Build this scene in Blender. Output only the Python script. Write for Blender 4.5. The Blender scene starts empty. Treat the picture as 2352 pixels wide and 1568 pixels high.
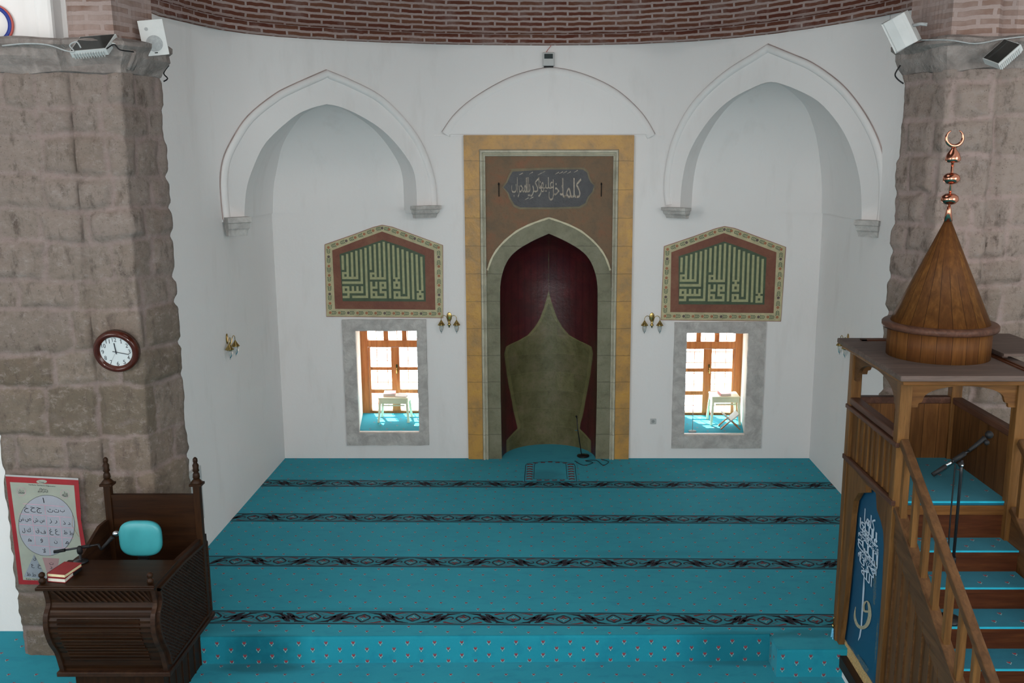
import bpy, math, random
from mathutils import Vector, Matrix, noise
random.seed(7)
SC = bpy.context.scene
COL = SC.collection
PI = math.pi

# ------------------------------------------------------------------ camera maths (metres from photograph pixels)
F, PX, PY = 2150.0, 1250.0, 784.0
PITCH = math.atan(412 / F)
EYE = 4.04                      # eye height above the carpeted platform (z = 0)

def ray(px, py):
    a = (px - PX) / F; b = -(py - PY) / F
    return Vector((a, math.cos(PITCH) + b * math.sin(PITCH), -math.sin(PITCH) + b * math.cos(PITCH)))
def onY(px, py, Y):
    d = ray(px, py); t = Y / d.y
    return Vector((d.x * t, Y, EYE + d.z * t))
def onZ(px, py, Z):
    d = ray(px, py); t = (Z - EYE) / d.z
    return Vector((d.x * t, d.y * t, Z))
def onX(px, py, X):
    d = ray(px, py); t = X / (d.x or 1e-9)
    return Vector((X, d.y * t, EYE + d.z * t))
def onV(px, py, A, Bp):          # on the vertical plane through plan points A and Bp
    d = ray(px, py); n = Vector((Bp[1] - A[1], -(Bp[0] - A[0]), 0))
    t = (n.x * A[0] + n.y * A[1]) / (n.x * d.x + n.y * d.y)
    return Vector((d.x * t, d.y * t, EYE + d.z * t))

YB, XL, XR = 12.47, -3.60, 3.68   # back wall, side walls
ZLOW = -0.257                     # lower floor

# ------------------------------------------------------------------ materials
def mat(name):
    m = bpy.data.materials.new(name); m.use_nodes = True
    nt = m.node_tree; b = nt.nodes['Principled BSDF']
    return m, nt, b
def N(nt, typ, **kw):
    n = nt.nodes.new(typ)
    for k, v in kw.items():
        if k.startswith('i_'):
            n.inputs[k[2:].replace('_', ' ')].default_value = v
        else: setattr(n, k, v)
    return n
def ramp(nt, fac, stops):
    r = nt.nodes.new('ShaderNodeValToRGB'); e = r.color_ramp.elements
    while len(e) < len(stops): e.new(0.5)
    for el, (p, c) in zip(e, stops):
        el.position = p; el.color = (*c, 1)
    nt.links.new(fac, r.inputs[0]); return r.outputs[0]
def mixc(nt, fac, a, b, mode='MIX'):
    m = nt.nodes.new('ShaderNodeMix'); m.data_type = 'RGBA'; m.blend_type = mode
    for s, v in ((m.inputs[0], fac), (m.inputs[6], a), (m.inputs[7], b)):
        if isinstance(v, (int, float)): s.default_value = v
        elif isinstance(v, tuple): s.default_value = (*v, 1)
        else: nt.links.new(v, s)
    return m.outputs[2]
def mth(nt, op, a, b=None, clamp=False):
    m = nt.nodes.new('ShaderNodeMath'); m.operation = op; m.use_clamp = clamp
    for s, v in ((m.inputs[0], a), (m.inputs[1], b)):
        if v is None: continue
        if isinstance(v, (int, float)): s.default_value = v
        else: nt.links.new(v, s)
    return m.outputs[0]
def pos(nt, scale=(1, 1, 1)):
    g = nt.nodes.new('ShaderNodeNewGeometry')
    if scale == (1, 1, 1): return g.outputs['Position']
    mp = nt.nodes.new('ShaderNodeMapping'); mp.inputs['Scale'].default_value = scale
    nt.links.new(g.outputs['Position'], mp.inputs[0]); return mp.outputs[0]
def noi(nt, vec, scale, detail=3, rough=.55, dist=0):
    n = nt.nodes.new('ShaderNodeTexNoise'); n.inputs['Scale'].default_value = scale
    n.inputs['Detail'].default_value = detail; n.inputs['Roughness'].default_value = rough
    n.inputs['Distortion'].default_value = dist
    nt.links.new(vec, n.inputs['Vector']); return n.outputs['Fac']
def bump(nt, b, h, strength=.3, dist=.01):
    n = nt.nodes.new('ShaderNodeBump'); n.inputs['Strength'].default_value = strength
    n.inputs['Distance'].default_value = dist
    nt.links.new(h, n.inputs['Height']); nt.links.new(n.outputs[0], b.inputs['Normal'])
def seth(b, **kw):
    for k, v in kw.items():
        k = k.replace('_', ' ')
        b.inputs[k].default_value = v if not isinstance(v, tuple) or len(v) == 4 else (*v, 1)

def simple(name, c, rough=.6, metal=0, spec=.5, var=.12, nscale=9, bmp=0):
    m, nt, b = mat(name)
    n = noi(nt, pos(nt), nscale, 3)
    lo = tuple(max(0, x * (1 - var)) for x in c); hi = tuple(min(1, x * (1 + var)) for x in c)
    nt.links.new(ramp(nt, n, [(.3, lo), (.7, hi)]), b.inputs['Base Color'])
    seth(b, Roughness=rough, Metallic=metal); b.inputs['Specular IOR Level'].default_value = spec
    if bmp: bump(nt, b, noi(nt, pos(nt), nscale * 8, 4), bmp, .004)
    return m

def plaster(name='white_plaster', c=(.82, .80, .79)):
    m, nt, b = mat(name)
    n1 = noi(nt, pos(nt), .9, 4, .6); n2 = noi(nt, pos(nt, (3, 3, .8)), 1.1, 4, .6)
    col = mixc(nt, n1, tuple(x * .93 for x in c), c)
    # faint grey-brown grime low on the walls
    sep = nt.nodes.new('ShaderNodeSeparateXYZ'); nt.links.new(pos(nt), sep.inputs[0])
    dirt = mth(nt, 'MULTIPLY', mth(nt, 'SUBTRACT', n2, .56), 2.0, True)
    col = mixc(nt, dirt, col, (c[0] * .80, c[1] * .78, c[2] * .76))
    nt.links.new(col, b.inputs['Base Color']); seth(b, Roughness=.85)
    b.inputs['Specular IOR Level'].default_value = .2
    bump(nt, b, noi(nt, pos(nt), 14, 5, .6), .25, .01)
    return m
M = {}
M['plaster'] = plaster()
M['arch_line'] = simple('thin_red_brown_arch_line', (.42, .34, .32), .8, var=.3, nscale=4)
M['cream_plaster'] = plaster('cream_plaster', (.80, .78, .72))

def stone(name, tint=(1, 1, 1)):
    m, nt, b = mat(name)
    a = nt.nodes.new('ShaderNodeAttribute'); a.attribute_name = 'blk'
    sep = nt.nodes.new('ShaderNodeSeparateColor'); nt.links.new(a.outputs['Color'], sep.inputs[0])
    base = ramp(nt, sep.outputs['Green'], [(0, (.130, .100, .066)), (.22, (.175, .136, .096)), (.45, (.205, .158, .122)),
                                           (.72, (.240, .190, .150)), (1, (.155, .122, .098))])
    t = lambda c: tuple(x * y for x, y in zip(c, tint))
    sz = nt.nodes.new('ShaderNodeSeparateXYZ'); nt.links.new(pos(nt), sz.inputs[0])
    up = mth(nt, 'MULTIPLY', mth(nt, 'SUBTRACT', sz.outputs[2], 2.3), .9, True)       # the upper courses are a paler, pinker stone
    base = mixc(nt, mth(nt, 'MULTIPLY', up, .62), base, t((.285, .232, .208)))
    base = mixc(nt, .22, base, t((.30, .235, .205)))
    n1 = noi(nt, pos(nt), 5, 7, .68, .6); n2 = noi(nt, pos(nt), 24, 8, .78); n3 = noi(nt, pos(nt), 1.9, 4, .6); n4 = noi(nt, pos(nt, (1, 1, .45)), 11, 5, .7)
    c = mixc(nt, mth(nt, 'MULTIPLY', mth(nt, 'SUBTRACT', n1, .56), 4.0, True), base, (0.231, 0.184, 0.170))
    c = mixc(nt, mth(nt, 'MULTIPLY', mth(nt, 'SUBTRACT', n4, .53), 5.0, True), c, (0.103, 0.077, 0.064))
    c = mixc(nt, mth(nt, 'MULTIPLY', mth(nt, 'SUBTRACT', n3, .56), 2.6, True), c, (0.170, 0.116, 0.079))
    c = mixc(nt, mth(nt, 'MULTIPLY', mth(nt, 'SUBTRACT', n2, .60), 3.5, True), c, (0.085, 0.065, 0.055))
    mort = mixc(nt, n1, t((.275, .205, .188)), t((.335, .255, .236)))
    mask = mth(nt, 'ADD', mth(nt, 'MULTIPLY', sep.outputs['Red'], .85), mth(nt, 'MULTIPLY', mth(nt, 'SUBTRACT', n1, .53), 1.5), True)
    mask = mth(nt, 'ADD', mask, mth(nt, 'MULTIPLY', mth(nt, 'SUBTRACT', n3, .60), 1.2), True)
    c = mixc(nt, mask, c, mort)
    c = mixc(nt, mth(nt, 'MULTIPLY', mth(nt, 'SUBTRACT', n2, .66), 3.0, True), c, (0.304, 0.267, 0.255))
    n5 = noi(nt, pos(nt), 70, 6, .8); n6 = noi(nt, pos(nt, (1, 1, 1.4)), 12, 9, .82, .15)
    c = mixc(nt, mth(nt, 'MULTIPLY', mth(nt, 'SUBTRACT', n6, .53), 5.0, True), c, (0.144, 0.114, 0.095))
    c = mixc(nt, mth(nt, 'MULTIPLY', mth(nt, 'SUBTRACT', .475, n6), 6.0, True), c, (0.350, 0.293, 0.266))
    c = mixc(nt, mth(nt, 'MULTIPLY', mth(nt, 'SUBTRACT', n5, .60), 2.0, True), c, (0.129, 0.103, 0.087))
    vo = nt.nodes.new('ShaderNodeTexVoronoi'); vo.inputs['Scale'].default_value = 34; nt.links.new(pos(nt), vo.inputs['Vector'])
    pit = mth(nt, 'MULTIPLY', mth(nt, 'LESS_THAN', mth(nt, 'ADD', vo.outputs['Distance'], mth(nt, 'MULTIPLY', n5, .5)), .36), mth(nt, 'SUBTRACT', 1.0, mask))
    c = mixc(nt, mth(nt, 'MULTIPLY', pit, .65), c, (.070, .052, .040))
    nt.links.new(c, b.inputs['Base Color']); seth(b, Roughness=.9); b.inputs['Specular IOR Level'].default_value = .2
    h = mth(nt, 'ADD', mth(nt, 'MULTIPLY', n1, .8), mth(nt, 'MULTIPLY', n2, .5))
    h = mth(nt, 'SUBTRACT', h, mth(nt, 'MULTIPLY', n6, .8))
    h = mth(nt, 'SUBTRACT', mth(nt, 'SUBTRACT', h, mth(nt, 'MULTIPLY', pit, .7)), mth(nt, 'MULTIPLY', n5, .5))
    bump(nt, b, h, .9, .018)
    return m
M['stone'] = stone('pink_mortared_stone')
M['stone_pale'] = stone('pale_mortared_stone', (1.28, 1.27, 1.27))

def grey_stone(name, c1=(.33, .325, .33), c2=(.50, .495, .50), c3=(.20, .20, .205)):
    m, nt, b = mat(name)
    n1 = noi(nt, pos(nt), 7, 6, .65, .5); n2 = noi(nt, pos(nt), 28, 5, .7)
    c = mixc(nt, mth(nt, 'MULTIPLY', mth(nt, 'SUBTRACT', n1, .38), 3.5, True), c1, c2)
    c = mixc(nt, mth(nt, 'MULTIPLY', mth(nt, 'SUBTRACT', n2, .6), 3, True), c, c3)
    nt.links.new(c, b.inputs['Base Color']); seth(b, Roughness=.95); b.inputs['Specular IOR Level'].default_value = .15
    bump(nt, b, mth(nt, 'ADD', n1, n2), .8, .02)
    return m
M['grey_stone'] = grey_stone('weathered_grey_stone', (0.4392, 0.4148, 0.3965), (0.6344, 0.6100, 0.5795), (0.2684, 0.2562, 0.2440))
M['capital_stone'] = grey_stone('capital_stone', (.175, .150, .138), (.29, .255, .235), (.095, .082, .075))

def brickm(name, bw, rh, mort=.014, c1=(.20, .062, .038), c2=(.27, .12, .075), cm=(.40, .30, .27), offs=.5, dust=.6):
    m, nt, b = mat(name)
    uv = nt.nodes.new('ShaderNodeUVMap'); uv.uv_map = 'UVMap'
    ns = nt.nodes.new('ShaderNodeTexNoise'); ns.inputs['Scale'].default_value = 7; ns.inputs['Detail'].default_value = 3
    nt.links.new(uv.outputs[0], ns.inputs['Vector'])
    vm = nt.nodes.new('ShaderNodeVectorMath'); vm.operation = 'SCALE'
    sub = nt.nodes.new('ShaderNodeVectorMath'); sub.operation = 'SUBTRACT'
    nt.links.new(ns.outputs['Color'], sub.inputs[0]); sub.inputs[1].default_value = (.5, .5, .5)
    nt.links.new(sub.outputs[0], vm.inputs[0]); vm.inputs['Scale'].default_value = .030
    add = nt.nodes.new('ShaderNodeVectorMath'); add.operation = 'ADD'
    nt.links.new(uv.outputs[0], add.inputs[0]); nt.links.new(vm.outputs[0], add.inputs[1])
    br = nt.nodes.new('ShaderNodeTexBrick')
    br.offset = offs
    br.inputs['Scale'].default_value = 1; br.inputs['Brick Width'].default_value = bw
    br.inputs['Row Height'].default_value = rh; br.inputs['Mortar Size'].default_value = mort
    br.inputs['Mortar Smooth'].default_value = .12; br.inputs['Bias'].default_value = -.1
    br.inputs['Color1'].default_value = (*c1, 1); br.inputs['Color2'].default_value = (*c2, 1)
    br.inputs['Mortar'].default_value = (*cm, 1)
    nt.links.new(add.outputs[0], br.inputs['Vector'])
    n1 = noi(nt, pos(nt), 3.2, 4, .6); n2 = noi(nt, pos(nt), 40, 4, .7)
    dusty = mth(nt, 'MULTIPLY', mth(nt, 'SUBTRACT', n1, .50 if dust < .9 else .40), 3.0, True)
    c = mixc(nt, mth(nt, 'MULTIPLY', dusty, dust), br.outputs['Color'], cm)
    c = mixc(nt, mth(nt, 'MULTIPLY', n2, .35), c, (.12, .07, .05))
    nt.links.new(c, b.inputs['Base Color']); seth(b, Roughness=.9); b.inputs['Specular IOR Level'].default_value = .2
    inv = mth(nt, 'SUBTRACT', 1.0, br.outputs['Fac'])
    bump(nt, b, mth(nt, 'ADD', inv, mth(nt, 'MULTIPLY', n2, .4)), .5, .012)
    return m
M['dome_brick'] = brickm('dome_brick', .31, .062, .0138, (.12, .030, .018), (.18, .075, .045), (.44, .345, .325))
M['pier_brick'] = brickm('pier_brick', .30, .072, .017, (.19, .115, .09), (.27, .20, .175), (.34, .27, .25), .42, 1.0)

def carpet(name, k1=(.0095, .195, .275), k2=(.018, .27, .345), k3=(.007, .15, .235)):
    m, nt, b = mat(name)
    p = pos(nt)
    n1 = noi(nt, p, 1.7, 4, .6); n2 = noi(nt, p, 160, 2, .6); n3 = noi(nt, pos(nt, (1, 2.2, 1)), 5, 3, .6)
    c = mixc(nt, n1, k1, k2)
    c = mixc(nt, mth(nt, 'MULTIPLY', mth(nt, 'SUBTRACT', n3, .52), 2.2, True), c, k3)
    # damp / worn dark patches with their own outline
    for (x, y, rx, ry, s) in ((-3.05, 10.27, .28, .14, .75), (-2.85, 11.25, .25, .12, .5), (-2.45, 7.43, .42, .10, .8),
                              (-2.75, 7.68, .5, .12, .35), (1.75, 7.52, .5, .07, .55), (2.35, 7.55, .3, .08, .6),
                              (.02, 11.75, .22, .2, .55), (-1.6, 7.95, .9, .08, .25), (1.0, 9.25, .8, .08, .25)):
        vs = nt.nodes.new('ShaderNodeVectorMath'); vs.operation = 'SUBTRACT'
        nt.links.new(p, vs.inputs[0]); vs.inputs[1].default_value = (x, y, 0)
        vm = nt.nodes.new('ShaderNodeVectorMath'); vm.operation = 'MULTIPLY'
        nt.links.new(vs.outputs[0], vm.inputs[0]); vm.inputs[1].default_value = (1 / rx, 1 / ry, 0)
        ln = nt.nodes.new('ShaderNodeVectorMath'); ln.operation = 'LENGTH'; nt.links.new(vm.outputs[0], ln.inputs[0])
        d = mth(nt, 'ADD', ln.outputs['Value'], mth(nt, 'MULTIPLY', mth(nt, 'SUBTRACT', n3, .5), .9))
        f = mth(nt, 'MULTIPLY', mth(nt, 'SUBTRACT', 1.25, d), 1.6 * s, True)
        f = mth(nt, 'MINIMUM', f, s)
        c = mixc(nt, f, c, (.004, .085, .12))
    c = mixc(nt, mth(nt, 'MULTIPLY', mth(nt, 'SUBTRACT', n2, .5), .5, True), c, (.004, .13, .19))
    nt.links.new(c, b.inputs['Base Color']); seth(b, Roughness=.95)
    b.inputs['Specular IOR Level'].default_value = .1
    b.inputs['Sheen Weight'].default_value = .25; b.inputs['Sheen Roughness'].default_value = .5
    b.inputs['Sheen Tint'].default_value = (.3, .8, .9, 1)
    bump(nt, b, n2, .4, .004)
    return m
M['carpet'] = carpet('turquoise_pile')
M['stair_carpet'] = carpet('stair_shaded_pile', (.006, .075, .125), (.009, .105, .155), (.004, .055, .10))  # floor pile darkened and blued; shade under the canopy put into the colour
M['c_red'] = simple('carpet_dark_red', (.13, .012, .018), .95, bmp=.3, nscale=60)
M['c_tulip'] = simple('carpet_tulip_red', (.28, .015, .02), .95)
M['c_pale'] = simple('carpet_pale_outline', (.30, .40, .38), .95)
M['c_black'] = simple('carpet_navy_black', (.010, .012, .022), .95)
M['c_band'] = simple('carpet_band_ground', (.012, .19, .24), .95, bmp=.3, nscale=60)

def wood(name, c1, c2, c3, axis=2, plank=.0, rough=.45, scale=1.0, paxis=1):
    m, nt, b = mat(name)
    sc = [9, 9, 9]; sc[axis] = .7
    p = pos(nt, tuple(s * scale for s in sc))
    n = noi(nt, p, 2.2, 5, .6, .6); n2 = noi(nt, p, 9, 3, .6)
    c = ramp(nt, n, [(.28, c1), (.5, c2), (.74, c3)])
    c = mixc(nt, mth(nt, 'MULTIPLY', mth(nt, 'SUBTRACT', n2, .5), 1.3, True), c, tuple(x * .5 for x in c1))
    if plank:
        sep = nt.nodes.new('ShaderNodeSeparateXYZ'); nt.links.new(pos(nt), sep.inputs[0])
        q = mth(nt, 'DIVIDE', sep.outputs[paxis], plank)
        fl = mth(nt, 'FLOOR', q)
        wn = nt.nodes.new('ShaderNodeTexWhiteNoise'); wn.noise_dimensions = '1D'; nt.links.new(fl, wn.inputs['W'])
        c = mixc(nt, mth(nt, 'MULTIPLY', wn.outputs['Value'], .55), c, tuple(x * .45 for x in c2))
        fr = mth(nt, 'FRACT', q)
        line = mth(nt, 'LESS_THAN', mth(nt, 'ABSOLUTE', mth(nt, 'SUBTRACT', fr, .5)), .485)
        c = mixc(nt, line, tuple(x * .3 for x in c1), c)
    nt.links.new(c, b.inputs['Base Color']); seth(b, Roughness=rough)
    b.inputs['Specular IOR Level'].default_value = .16
    bump(nt, b, n, .15, .004)
    return m
M['desk_v'] = wood('dark_walnut_upright', (0.0138, 0.0049, 0.0018), (0.0246, 0.0090, 0.0028), (0.0385, 0.0148, 0.0046), 2)
M['desk_h'] = wood('dark_walnut_level', (0.0123, 0.0043, 0.0015), (0.0215, 0.0077, 0.0025), (0.0323, 0.0123, 0.0037), 0)
M['desk_y'] = wood('dark_walnut_side', (0.0168, 0.0078, 0.0050), (0.0308, 0.0134, 0.0073), (0.0476, 0.0213, 0.0101), 1)
M['lattice'] = simple('lattice_wood', (0.0252, 0.0123, 0.0073), .5, spec=.2, var=.3, nscale=30)
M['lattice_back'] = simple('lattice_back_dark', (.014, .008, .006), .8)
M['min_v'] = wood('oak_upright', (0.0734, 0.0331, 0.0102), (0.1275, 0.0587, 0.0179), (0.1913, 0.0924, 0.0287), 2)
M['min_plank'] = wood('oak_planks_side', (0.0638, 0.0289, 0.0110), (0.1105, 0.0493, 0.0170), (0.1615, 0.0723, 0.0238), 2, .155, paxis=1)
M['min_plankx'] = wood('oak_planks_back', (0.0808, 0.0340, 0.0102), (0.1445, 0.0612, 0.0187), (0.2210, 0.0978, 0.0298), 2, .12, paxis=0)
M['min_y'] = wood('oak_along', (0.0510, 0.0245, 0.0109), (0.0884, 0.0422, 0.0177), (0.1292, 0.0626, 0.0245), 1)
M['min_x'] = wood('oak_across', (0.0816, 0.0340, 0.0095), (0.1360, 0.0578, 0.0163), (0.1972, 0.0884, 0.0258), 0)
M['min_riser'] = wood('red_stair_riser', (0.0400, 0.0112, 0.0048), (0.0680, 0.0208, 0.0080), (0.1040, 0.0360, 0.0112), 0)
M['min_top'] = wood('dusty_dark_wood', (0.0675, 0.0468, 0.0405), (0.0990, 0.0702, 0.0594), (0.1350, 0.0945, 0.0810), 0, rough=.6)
M['min_dark'] = wood('dark_rail_wood', (.045, .020, .013), (.075, .034, .022), (.12, .055, .034), 1)
def stave_mat(name, n=22):
    m, nt, b = mat(name)
    uv = nt.nodes.new('ShaderNodeUVMap'); uv.uv_map = 'UVMap'
    sep = nt.nodes.new('ShaderNodeSeparateXYZ'); nt.links.new(uv.outputs[0], sep.inputs[0])
    q = mth(nt, 'MULTIPLY', sep.outputs[0], n); fl = mth(nt, 'FLOOR', q)
    wn = nt.nodes.new('ShaderNodeTexWhiteNoise'); wn.noise_dimensions = '1D'; nt.links.new(fl, wn.inputs['W'])
    p = pos(nt, (14, 14, 1.2)); nn = noi(nt, p, 2.5, 5, .6, .5)
    c = ramp(nt, nn, [(.3, (.070, .027, .008)), (.55, (.122, .050, .013)), (.75, (.18, .080, .021))])
    c = mixc(nt, mth(nt, 'MULTIPLY', wn.outputs['Value'], .6), c, (.060, .022, .009))
    fr = mth(nt, 'FRACT', q); line = mth(nt, 'LESS_THAN', mth(nt, 'ABSOLUTE', mth(nt, 'SUBTRACT', fr, .5)), .48)
    c = mixc(nt, line, (.03, .012, .005), c)
    nt.links.new(c, b.inputs['Base Color']); seth(b, Roughness=.55); b.inputs['Specular IOR Level'].default_value = .1
    return m
M['stave'] = stave_mat('oak_staves')
M['copper'] = simple('polished_copper', (.62, .26, .17), .16, 1.0, var=.05)
M['brass'] = simple('aged_brass', (.42, .30, .11), .22, 1.0, var=.15)
M['black'] = simple('black_plastic', (.007, .007, .008), .6, spec=.25)
M['blackmetal'] = simple('black_painted_metal', (.010, .010, .012), .35, .3)
M['chrome'] = simple('chrome', (.6, .6, .62), .15, 1.0)
M['white_plastic'] = simple('white_plastic', (0.4836, 0.4914, 0.4836), .45, var=.05)
M['grey_plastic'] = simple('grey_grille', (.32, .33, .33), .7, bmp=.4, nscale=50)
M['dark_glass'] = simple('dark_lamp_glass', (.03, .03, .028), .12)
M['green_glass'] = simple('dark_green_display', (.004, .02, .022), .2)
M['teal'] = simple('turquoise_vinyl', (0.0397, 0.2890, 0.3251), .4, var=.06)
M['red_cover'] = simple('dark_red_cover', (.22, .012, .016), .45)
M['pink_cover'] = simple('pink_cover', (.55, .20, .20), .5)
M['pages'] = simple('page_edges_cream', (.62, .55, .34), .8, var=.08, nscale=80)
M['pages_w'] = simple('page_edges_white', (0.5950, 0.5780, 0.5100), .8, var=.05, nscale=80)
M['clock_rim'] = simple('mahogany_rim', (.050, .010, .005), .14, var=.25, spec=.35)
M['clock_face'] = simple('clock_face_white', (0.5440, 0.5760, 0.5840), .5, var=.02)
M['ink'] = simple('black_ink', (.012, .011, .02), .6)
M['cream_plastic'] = simple('cream_plastic', (.70, .72, .52), .45, var=.05)
M['winwood'] = wood('window_oak', (.25, .09, .03), (.36, .14, .05), (.46, .20, .08), 2, rough=.35)
M['ledge'] = simple('pale_ledge', (.72, .66, .60), .6)
M['iron'] = simple('painted_iron', (.42, .16, .12), .5)
M['blue_paint'] = simple('blue_paint', (.008, .03, .24), .5)
M['red_paint'] = simple('red_paint', (.45, .09, .07), .5)
M['fringe'] = simple('gold_fringe', (.48, .34, .15), .7, var=.35, nscale=90, bmp=.5)
M['b_silver'] = simple('silver_embroidery', (.48, .56, .66), .5, var=.15)
M['b_gold'] = simple('gold_embroidery', (.36, .32, .22), .5, var=.2, nscale=60)
M['bead'] = simple('sky_blue_beads', (.15, .50, .75), .25)
M['bulb'] = None
def glassm(name, tint=(1, 1, 1), gl=.12, ior=1.45):
    m = bpy.data.materials.new(name); m.use_nodes = True; nt = m.node_tree; nt.nodes.clear()
    o = nt.nodes.new('ShaderNodeOutputMaterial'); t = nt.nodes.new('ShaderNodeBsdfTransparent')
    t.inputs[0].default_value = (*tint, 1); g = nt.nodes.new('ShaderNodeBsdfGlossy'); g.inputs['Roughness'].default_value = .03
    f = nt.nodes.new('ShaderNodeFresnel'); f.inputs[0].default_value = ior
    a = mth(nt, 'ADD', f.outputs[0], gl, True)
    mx = nt.nodes.new('ShaderNodeMixShader'); nt.links.new(a, mx.inputs[0])
    nt.links.new(t.outputs[0], mx.inputs[1]); nt.links.new(g.outputs[0], mx.inputs[2]); nt.links.new(mx.outputs[0], o.inputs[0])
    return m
M['pane'] = glassm('window_glass', (.96, .98, .98), 0.0)
M['bulb'] = glassm('clear_bulb_glass', (.85, .87, .87), .03)

def painted(name, c1, c2, c3, rough=.45, joint=.37, spec=.4, scale=5):
    m, nt, b = mat(name)
    p = pos(nt)
    n1 = noi(nt, p, scale, 5, .65, .3); n2 = noi(nt, p, scale * 5, 4, .65); n3 = noi(nt, pos(nt, (1, 1, .5)), 1.6, 3)
    c = ramp(nt, n1, [(.3, c1), (.5, c2), (.72, c3)])
    c = mixc(nt, mth(nt, 'MULTIPLY', mth(nt, 'SUBTRACT', n2, .55), 2.5, True), c, tuple(x * .55 for x in c2))
    c = mixc(nt, mth(nt, 'MULTIPLY', mth(nt, 'SUBTRACT', n3, .5), 1.6, True), c, c1)
    sep = nt.nodes.new('ShaderNodeSeparateXYZ'); nt.links.new(p, sep.inputs[0])
    fr = mth(nt, 'FRACT', mth(nt, 'DIVIDE', mth(nt, 'ADD', sep.outputs[2], mth(nt, 'MULTIPLY', n1, .03)), joint))
    ln = mth(nt, 'GREATER_THAN', mth(nt, 'ABSOLUTE', mth(nt, 'SUBTRACT', fr, .5)), .488)
    c = mixc(nt, mth(nt, 'MULTIPLY', ln, .6), c, tuple(x * .45 for x in c1))
    nt.links.new(c, b.inputs['Base Color']); seth(b, Roughness=rough); b.inputs['Specular IOR Level'].default_value = spec
    h = mth(nt, 'SUBTRACT', mth(nt, 'ADD', n1, n2), ln)
    bump(nt, b, h, .45, .012)
    return m
M['ochre'] = painted('ochre_paint', (0.2880, 0.1800, 0.0720), (0.4560, 0.2460, 0.0660), (0.5520, 0.3000, 0.0600), .38, scale=4)
M['mould'] = painted('grey_cream_moulding', (0.3300, 0.3080, 0.2420), (0.4620, 0.4400, 0.3410), (0.5720, 0.5390, 0.4180), .4)
M['brown_panel'] = painted('brown_red_panel', (0.1260, 0.0882, 0.0522), (0.1710, 0.1035, 0.0558), (0.2160, 0.0945, 0.0468), .5, 9, .25)
M['green_band'] = painted('grey_green_band', (0.1260, 0.1200, 0.0744), (0.1800, 0.1740, 0.1104), (0.2220, 0.2100, 0.1440), .45, spec=.3)
M['cream_line'] = painted('cream_edge_line', (.45, .41, .27), (.55, .50, .34), (.60, .56, .40), .5, 9)
M['plaque'] = painted('slate_blue_plaque', (0.0158, 0.0169, 0.0203), (0.0259, 0.0270, 0.0315), (0.0421, 0.0428, 0.0478), .4, 9)
M['plaque_rim'] = painted('plaque_rim', (.10, .08, .045), (.15, .12, .065), (.20, .16, .085), .5, 9)
M['plaque_ink'] = simple('faded_cream_script', (.30, .255, .20), .6, var=.4, nscale=25)
M['p_cream'] = simple('mural_cream', (.47, .42, .25), .6, var=.15)
M['p_red'] = painted('mural_brown_red', (.17, .060, .040), (.20, .075, .045), (.23, .105, .062), .6, 9)
M['p_green'] = simple('mural_dark_green', (.055, .085, .045), .6, var=.2)
M['p_letter'] = simple('mural_letter_khaki', (.36, .36, .19), .6, var=.12, nscale=20)
M['p_leaf'] = simple('mural_leaf_green', (.12, .16, .09), .6)
M['p_orange'] = simple('mural_orange_flower', (.36, .15, .07), .6)
M['p_brown'] = simple('mural_dark_flower', (.12, .09, .075), .6)
M['p_line'] = simple('mural_dark_red_line', (.24, .05, .04), .6)
M['ch_bg'] = simple('poster_grey_green', (0.2852, 0.2976, 0.2480), .4, var=.05)
M['ch_red'] = simple('poster_red', (0.2604, 0.0112, 0.0155), .4, var=.1)
M['ch_lav'] = simple('poster_lavender', (0.2852, 0.2914, 0.3286), .4, var=.03)
M['ch_pink'] = simple('poster_pink', (0.2852, 0.1674, 0.1674), .4, var=.04)
M['ch_line'] = simple('poster_rose_line', (.46, .25, .32), .4)
M['ch_blue'] = simple('poster_pale_blue', (0.2108, 0.2294, 0.2604), .4)
M['ch_white'] = simple('poster_white_edge', (0.3844, 0.3720, 0.3720), .4, var=.04)

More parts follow.
